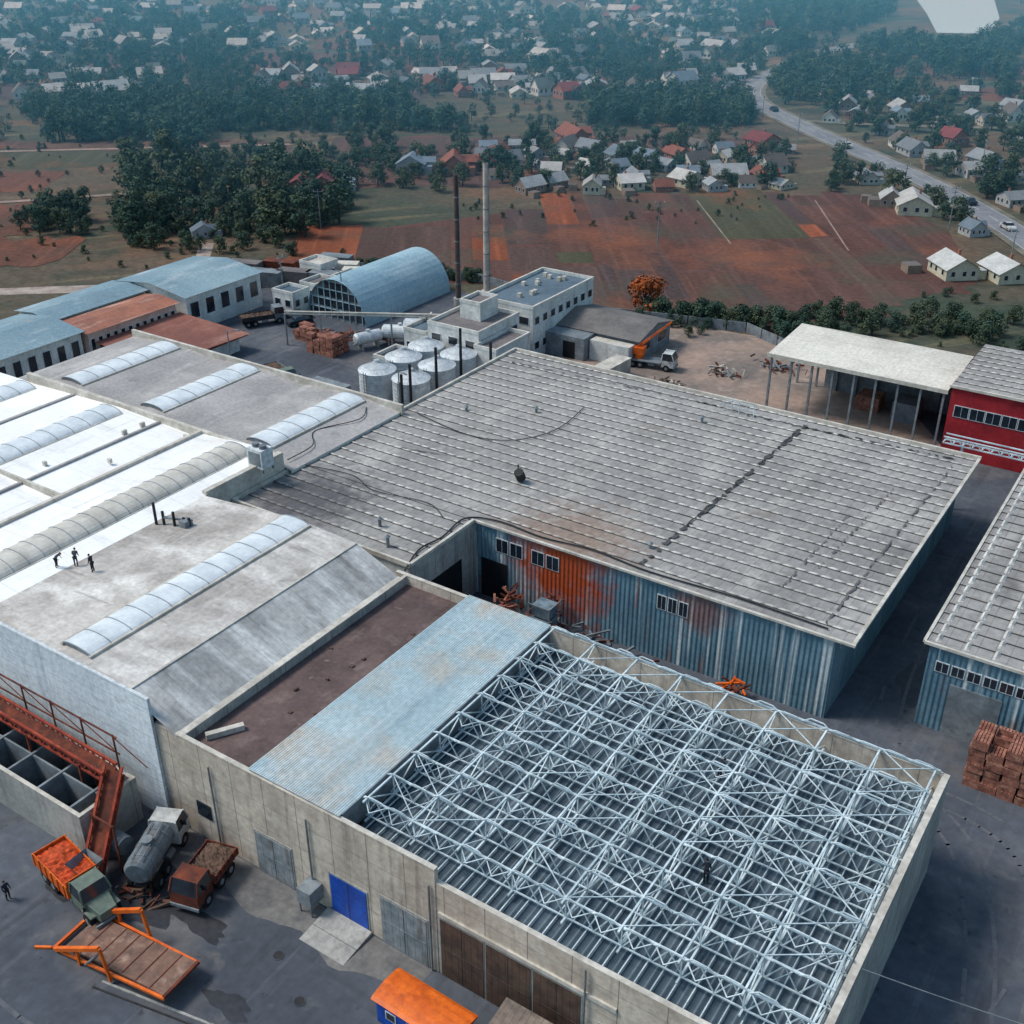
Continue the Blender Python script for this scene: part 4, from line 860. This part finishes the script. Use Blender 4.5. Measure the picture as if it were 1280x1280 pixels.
while c<56:
    D=R.uniform(262,312); L=px(R.uniform(600,985),D); x,y=HL(D,L)
    if pip(x,y,fieldpoly) or nearroad(x,y,9) or not free(x,y,6.5): c+=.1; continue
    house(x,y,.95+R.choice([0,1.57])+R.gauss(0,.3),None,R.uniform(.4,.68)); c+=1
c=0
while c<54:
    D=R.uniform(225,430); L=px(R.uniform(1030,1400),D); x,y=HL(D,L)
    if pip(x,y,fieldpoly) or nearroad(x,y,9) or not free(x,y,9): c+=.1; continue
    house(x,y,.6+R.choice([0,1.57])+R.gauss(0,.25),None,R.uniform(.4,.7)); c+=1
c=0
while c<760:
    D=R.uniform(430,1000) if R.random()<.8 else R.uniform(400,450); L=px(R.uniform(-200,970 if D>430 else 940),D); x,y=HL(D,L)
    dens=math.sin(x*.025+.7)*math.cos(y*.022)+.4*math.sin(x*.07+y*.05)
    if dens<-.75 or (455<D<530 and -185<L<-15 and R.random()<.95) or nearroad(x,y,9) or not free(x,y,8.5) or pip(x,y,riv2): c+=.1; continue
    house(x,y,.8+R.choice([0,1.57])+R.gauss(0,.3),None,R.uniform(.5,.9)); c+=1
# ---------------------------------------------------------------- trees
def leafmat(name,c1,c2,c3):
    s=NB(name); oi=s.n('ShaderNodeObjectInfo'); tc=s.n('ShaderNodeTexCoord')
    c=s.mix(oi.outputs['Random'],lin(c1),lin(c2)); c=s.mix(s.ramp(s.noise(.45,3,vec=tc.outputs['Object']),.42,.62),c,lin(c3))
    s.l(c,s.b.inputs['Base Color']); s.b.inputs['Roughness'].default_value=.9; s.b.inputs['Specular IOR Level'].default_value=.15; return s.m
m_bark=mat('bark',(70,58,50),(52,44,40),2)
lf=leafmat('foliage',(62,86,72),(92,98,70),(50,68,62)); lfd=leafmat('foliage_distant_hazed',(60,90,82),(92,106,82),(50,74,72)); lfo=leafmat('foliage_autumn',(176,96,50),(160,82,44),(124,70,44))  # far leaves are a bluer copy, haze tint put into their colour
def tree_mesh(seed,leaf,kind=0,nl=46):
    rr=random.Random(seed); mb=MB(); H=[8,10,6.5,11][kind]; W=[3.6,3.1,3.6,1.5][kind]
    mb.cyl((0,0,0),(rr.uniform(-.2,.2),rr.uniform(-.2,.2),H*.55),.26,m_bark,r2=.12,n=7)
    cl=[]
    for i in range(14 if kind!=3 else 11):
        t=rr.uniform(0,2*math.pi); u=rr.random(); z=H*(.2+.70*u); rad=W*math.sin(math.pi*(.2+.68*u))*rr.uniform(.35,.9)
        cl.append((Vector((math.cos(t)*rad,math.sin(t)*rad,z)),rr.uniform(.8,1.45)*W/3.0+(.25 if kind==3 else 0)))
    cl.append((Vector((0,0,H*.86)),W*.4))
    for c,r_ in cl[:8]: mb.cyl((0,0,H*rr.uniform(.25,.5)),c,.09,m_bark,r2=.03,n=5)
    for c,r_ in cl:
        for k in range(nl):
            v=Vector((rr.gauss(0,1),rr.gauss(0,1),rr.gauss(0,1)*.8)).normalized(); p=c+v*r_*rr.uniform(.6,1.15)
            n=(v+Vector((rr.uniform(-.7,.7),rr.uniform(-.7,.7),rr.uniform(-.2,.9)))).normalized(); a=n.orthogonal().normalized(); a.rotate(Quaternion(n,rr.uniform(0,6.3))); b_=n.cross(a); s_=rr.uniform(.16,.34)
            mb.poly([p-a*s_-b_*s_*.6,p+a*s_*.2-b_*s_,p+a*s_+b_*s_*.5,p-a*s_*.3+b_*s_],leaf)
    o=mb.obj('tree'); me=o.data; bpy.data.objects.remove(o); return me
TN=[tree_mesh(i,lf,(0,1,2,0,2,1)[i],60) for i in range(6)]; TD=[tree_mesh(20+i,lfd,(0,1,2,0,2,2)[i],30) for i in range(6)]; TO=tree_mesh(77,lfo,2,70)
def scatter(name,pts,meshes):
    k=len(meshes)
    for v in range(k):
        mb=MB()
        for (x,y,s_) in pts[v::k]:
            t=R.uniform(0,6.28); h=s_*.5*1.4142; mb.poly([(x+math.cos(t+j*math.pi/2)*h,y+math.sin(t+j*math.pi/2)*h,0) for j in range(4)],m_ground)
        if not mb.f: continue
        o=mb.obj(name); o.instance_type='FACES'; o.use_instance_faces_scale=True; o.instance_faces_scale=1.; o.show_instancer_for_render=False; o.show_instancer_for_viewport=False
        ch=bpy.data.objects.new('tree_crown_and_trunk',meshes[v]); COL.objects.link(ch); ch.parent=o
def region(n,D0,D1,p0,p1,s0,s1,clump=0,avoid=6.,prob=None):
    out=[];t=0
    while len(out)<n and t<n*8:
        t+=1
        D=R.uniform(D0,D1); L=px(R.uniform(p0,p1),D); x,y=HL(D,L)
        if clump and math.sin(x*.06+1.3)*math.cos(y*.05)+math.sin(x*.021+y*.03)*.8<clump-1: continue
        if pip(x,y,fieldpoly) or nearroad(x,y,6.5) or pip(x,y,riv2): continue
        if avoid and not free(x,y,avoid*.8): continue
        out.append((x,y,R.uniform(s0,s1)))
    return out
pts=[]
pts+=region(300,322,378,-120,260,.45,1.1,.8); pts+=region(300,338,386,240,620,.4,1.05,.7); pts+=region(230,345,390,600,940,.4,1.0,.5)
pts+=region(220,322,395,-120,940,.25,.65)
pts+=region(420,385,560,955,1260,.6,1.2,.6); pts+=region(200,440,700,1080,1420,.7,1.2)
pts+=region(1000,395,640,-200,960,.4,1.0,.5); pts+=region(1250,600,1000,-250,1150,.5,1.1,.6,5); pts+=region(260,600,900,940,1150,.8,1.3); pts+=region(300,560,900,1275,1500,.8,1.3)
pts+=region(1000,395,750,-200,960,.25,.65,0,4)
scatter('distant_trees',pts,TD)
pts=region(52,218,282,150,430,.6,1.3,.9,5)+region(34,218,280,150,430,.4,.9,0,5)+region(22,224,242,20,110,.35,.8)+region(120,262,318,420,990,.3,.75,0,3.5)+region(170,230,420,1030,1380,.35,.85,0,4.5)+region(60,270,310,150,480,.35,.75)+region(50,210,235,150,440,.3,.55)
scatter('grove_trees',pts,TN)
pts=[]
for i in range(60): t=R.random(); pts.append((-80+26*t+R.gauss(0,1.2),156+9*t*(1-t)*4*.3+6*t+R.gauss(0,1.6),R.uniform(.2,.5)))
for i in range(80): t=R.random(); pts.append((-58+32*t+R.gauss(0,2.5),168+14*t+R.gauss(0,3),R.uniform(.15,.5)))
for i in range(40): t=R.random(); pts.append((-140+30*t,151+8*t+R.gauss(0,.8),R.uniform(.2,.35)))
for i in range(120): 
    D=R.uniform(200,330); L=px(R.uniform(-60,430),D); x,y=HL(D,L); pts.append((x,y,R.uniform(.08,.25)))
for i in range(60): 
    x,y=R.uniform(-70,-20),R.uniform(150,200)
    if not pip(x,y,fieldpoly): pts.append((x,y,R.uniform(.1,.3)))
for i in range(50):
    D=R.uniform(232,262); L=px(R.uniform(560,1000),D); x,y=HL(D,L); pts.append((x,y,R.uniform(.08,.2)))
scatter('hedge_bushes',pts,[TN[2],TN[0]])
o=bpy.data.objects.new('autumn_tree',TO); COL.objects.link(o); o.location=(-79.5,159,0); o.scale=(.95,)*3
# ---------------------------------------------------------------- poles
def pole(x,y,h=9,rot=0,lamp=False):
    ge=empty('street_lamp' if lamp else 'utility_pole',(x,y,0),rot); mb=MB(); mb.cyl((0,0,0),(0,0,h),.13,m_grey,r2=.08,n=8)
    if lamp: mb.beam((0,0,h),(1.6,0,h+.4),.05,m_grey); mb.box(1.4,2.1,-.12,.12,h+.32,h+.45,m_grey)
    else:
        mb.beam((-1,0,h-.5),(1,0,h-.5),.05,m_grey); mb.beam((-.7,0,h-1.3),(.7,0,h-1.3),.05,m_grey)
        for a in(-.9,0,.9): mb.cyl((a,0,h-.45),(a,0,h-.15),.05,m_frame,n=8)
    mb.obj('post',parent=ge)
for x,y,h in((-96,196,9),(-89,283,8),(-68,262,8),(-52,240,9),(-35,215,8),(-112,312,8),(-132,335,8),(-160,170,8),(-133,131,8),(-60,300,8),(-45,330,8),(-150,352,8)): pole(x,y,h,R.uniform(0,3))
for x,y in((-113,100),(-84,101),(-118,129)): pole(x,y,8,R.uniform(0,6),True)
mb=MB(); pa=Vector((-7.0,45,8.9)); pb=Vector((12,50,7.5)); pv=pa
for i in range(1,13): t=i/12; q=pa.lerp(pb,t)-Vector((0,0,1.0*4*t*(1-t)*.4)); mb.beam(pv,q,.02,m_grey); pv=q
mb.obj('overhead_cable')
# ---------------------------------------------------------------- people
m_skin=mat('skin',(196,150,124),(180,134,110),4); m_hair=mat('hair',(50,40,34),(40,32,28),4)
def person(x,y,z,rot,cloth,trous,bend=0.,arm=0.):
    ge=empty('worker',(x,y,z),rot); mc=mat('cloth_'+str(cloth),cloth,None,3); mt=mat('trousers_'+str(trous),trous,None,3)
    sb,cb=math.sin(bend),math.cos(bend)
    def T(a,b_,c_):
        dz=c_-.95; return (dz*sb+b_, a, .95+dz*cb)
    v=[T(0,0,.97),T(0,0,1.2),T(0,0,1.42),T(.19,0,1.42),T(.25,.05+arm*.1,1.15),T(.24,.2+arm*.2,.95),T(-.19,0,1.42),T(-.25,.05,1.15),T(-.22,.2+arm*.15,.95),T(0,.01,1.5)]
    def mk(vs,es,rs,m,name):
        me=bpy.data.meshes.new(name); me.from_pydata(vs,es,[]); me.materials.append(m); o=bpy.data.objects.new(name,me); COL.objects.link(o); o.parent=ge
        o.modifiers.new('skin','SKIN')
        for i,r_ in enumerate(rs): me.skin_vertices[0].data[i].radius=(r_,r_*.85)
        me.skin_vertices[0].data[0].use_root=True
        u=o.modifiers.new('sub','SUBSURF'); u.levels=1; u.render_levels=2
    mk(v,[(0,1),(1,2),(2,3),(3,4),(4,5),(2,6),(6,7),(7,8),(2,9)],[.16,.15,.16,.075,.055,.04,.075,.055,.04,.06],mc,'torso_and_arms')
    mk([(0,0,.95),(.02,.1,.88),(.04,.11,.5),(0,.11,.08),(.14,.12,.05),(.02,-.1,.88),(.06,-.11,.5),(-.02,-.11,.08),(.12,-.12,.05)],[(0,1),(1,2),(2,3),(3,4),(0,5),(5,6),(6,7),(7,8)],[.14,.11,.08,.055,.045,.11,.08,.055,.045],mt,'legs')
    h=Vector(T(0,.02,1.63)); mb=MB()
    def ball(c,rx,ry,rz,m,lo=0,hi=8):
        n=12
        for i in range(lo,hi):
            for j in range(n):
                q=[]
                for ii,jj in((i,j),(i+1,j),(i+1,j+1),(i,j+1)): 
                    a=math.pi*ii/8;b_=2*math.pi*jj/n; q.append((c.x+rx*math.sin(a)*math.cos(b_),c.y+ry*math.sin(a)*math.sin(b_),c.z+rz*math.cos(a)))
                mb.poly(q[::-1],m)
    ball(h,.095,.08,.12,m_skin); ball(h+Vector((-.015,0,.02)),.1,.088,.12,m_hair,0,4); mb.box(h.x+.085,h.x+.12,h.y-.015,h.y+.015,h.z-.03,h.z+.01,m_skin)
    for s_ in(-1,1): mb.box(h.x+.078,h.x+.096,h.y+s_*.035-.012,h.y+s_*.035+.012,h.z+.01,h.z+.025,m_black); ball(h+Vector((0,s_*.082,0)),.02,.012,.03,m_skin)
    mb.box(h.x+.08,h.x+.093,h.y-.025,h.y+.025,h.z-.06,h.z-.05,mat('lips',(150,90,80),None,3))
    for k in(5,8):
        p=Vector(v[k]); ball(p+Vector((.02,0,-.05)),.04,.022,.05,m_skin)
        for f in range(4): mb.beam(p+Vector((.0+f*.018,0,-.08)),p+Vector((.01+f*.02,0,-.15+abs(f-1.5)*.01)),.008,m_skin)
        mb.beam(p+Vector((.04,0,-.05)),p+Vector((.075,.01,-.09)),.009,m_skin)
    mb.obj('head_and_hands',parent=ge,smooth=False)
person(-77.2,46.3,9.95,.5,(60,66,80),(40,44,54),.9,1); person(-75.9,47.3,9.95,2.2,(70,74,84),(44,46,54),.5,1); person(-73.6,47.3,10.2,3.5,(52,54,64),(44,44,50),.2,0)
person(-58.6,26.2,.01,0,(50,54,66),(40,42,50),0,0); person(-20.5,56.5,7.05,1,(30,34,44),(30,32,40),.5,1); person(-17.3,47.5,7.05,2,(30,34,44),(30,32,40),.8,1)
# ---------------------------------------------------------------- haze over the valley beyond the factory
hm=bpy.data.materials.new('haze'); hm.use_nodes=True; nt=hm.node_tree; nt.nodes.clear()
ou=nt.nodes.new('ShaderNodeOutputMaterial'); vs=nt.nodes.new('ShaderNodeVolumeScatter'); vs.inputs['Color'].default_value=(.22,.7,1,1); vs.inputs['Density'].default_value=.00105; vs.inputs['Anisotropy'].default_value=.0
nt.links.new(vs.outputs[0],ou.inputs['Volume'])
mb=MB(); A=[HL(215,-900),HL(215,900),HL(2600,1800),HL(2600,-1800)]
mb.faces([(x,y,-1) for x,y in A]+[(x,y,110) for x,y in A],[(0,3,2,1),(0,1,5,4),(1,2,6,5),(2,3,7,6),(3,0,4,7),(4,5,6,7)],hm); mb.obj('valley_haze')
# ---------------------------------------------------------------- light
sd=Vector((-.62,-.3,.95)).normalized()
w=bpy.data.worlds.new('World'); scn.world=w; w.use_nodes=True; nt=w.node_tree
sk=nt.nodes.new('ShaderNodeTexSky'); sk.sky_type='NISHITA'; sk.sun_disc=False; sk.sun_elevation=math.asin(sd.z); sk.sun_rotation=math.atan2(sd.x,sd.y)
sk.air_density=1.2; sk.dust_density=2.0
mx=nt.nodes.new('ShaderNodeMix'); mx.data_type='RGBA'; mx.blend_type='MULTIPLY'; mx.inputs[0].default_value=1.; mx.inputs[7].default_value=(.84,1.04,1.06,1)
nt.links.new(sk.outputs[0],mx.inputs[6]); nt.links.new(mx.outputs[2],nt.nodes['Background'].inputs[0]); nt.nodes['Background'].inputs[1].default_value=.15
sl=bpy.data.lights.new('sun','SUN'); sl.energy=2.65; sl.angle=math.radians(16); sl.color=(1,.94,.89)
so=bpy.data.objects.new('sun',sl); COL.objects.link(so); so.rotation_euler=sd.to_track_quat('Z','Y').to_euler(); so.location=(0,0,200)
# ---------------------------------------------------------------- camera
cam=bpy.data.cameras.new('camera'); co=bpy.data.objects.new('camera',cam); COL.objects.link(co)
cam.sensor_width=36; cam.sensor_height=36; cam.lens=36*1400/1280; cam.clip_end=9000; cam.clip_start=.5
pitch=math.atan(770/1400); co.location=(0,0,60)
co.rotation_euler=(math.pi/2-pitch,0,math.atan(1060/math.hypot(770,1400)))
scn.camera=co
scn.view_settings.view_transform='Standard'; scn.view_settings.look='None'; scn.view_settings.exposure=0
print('objs',len(bpy.data.objects))
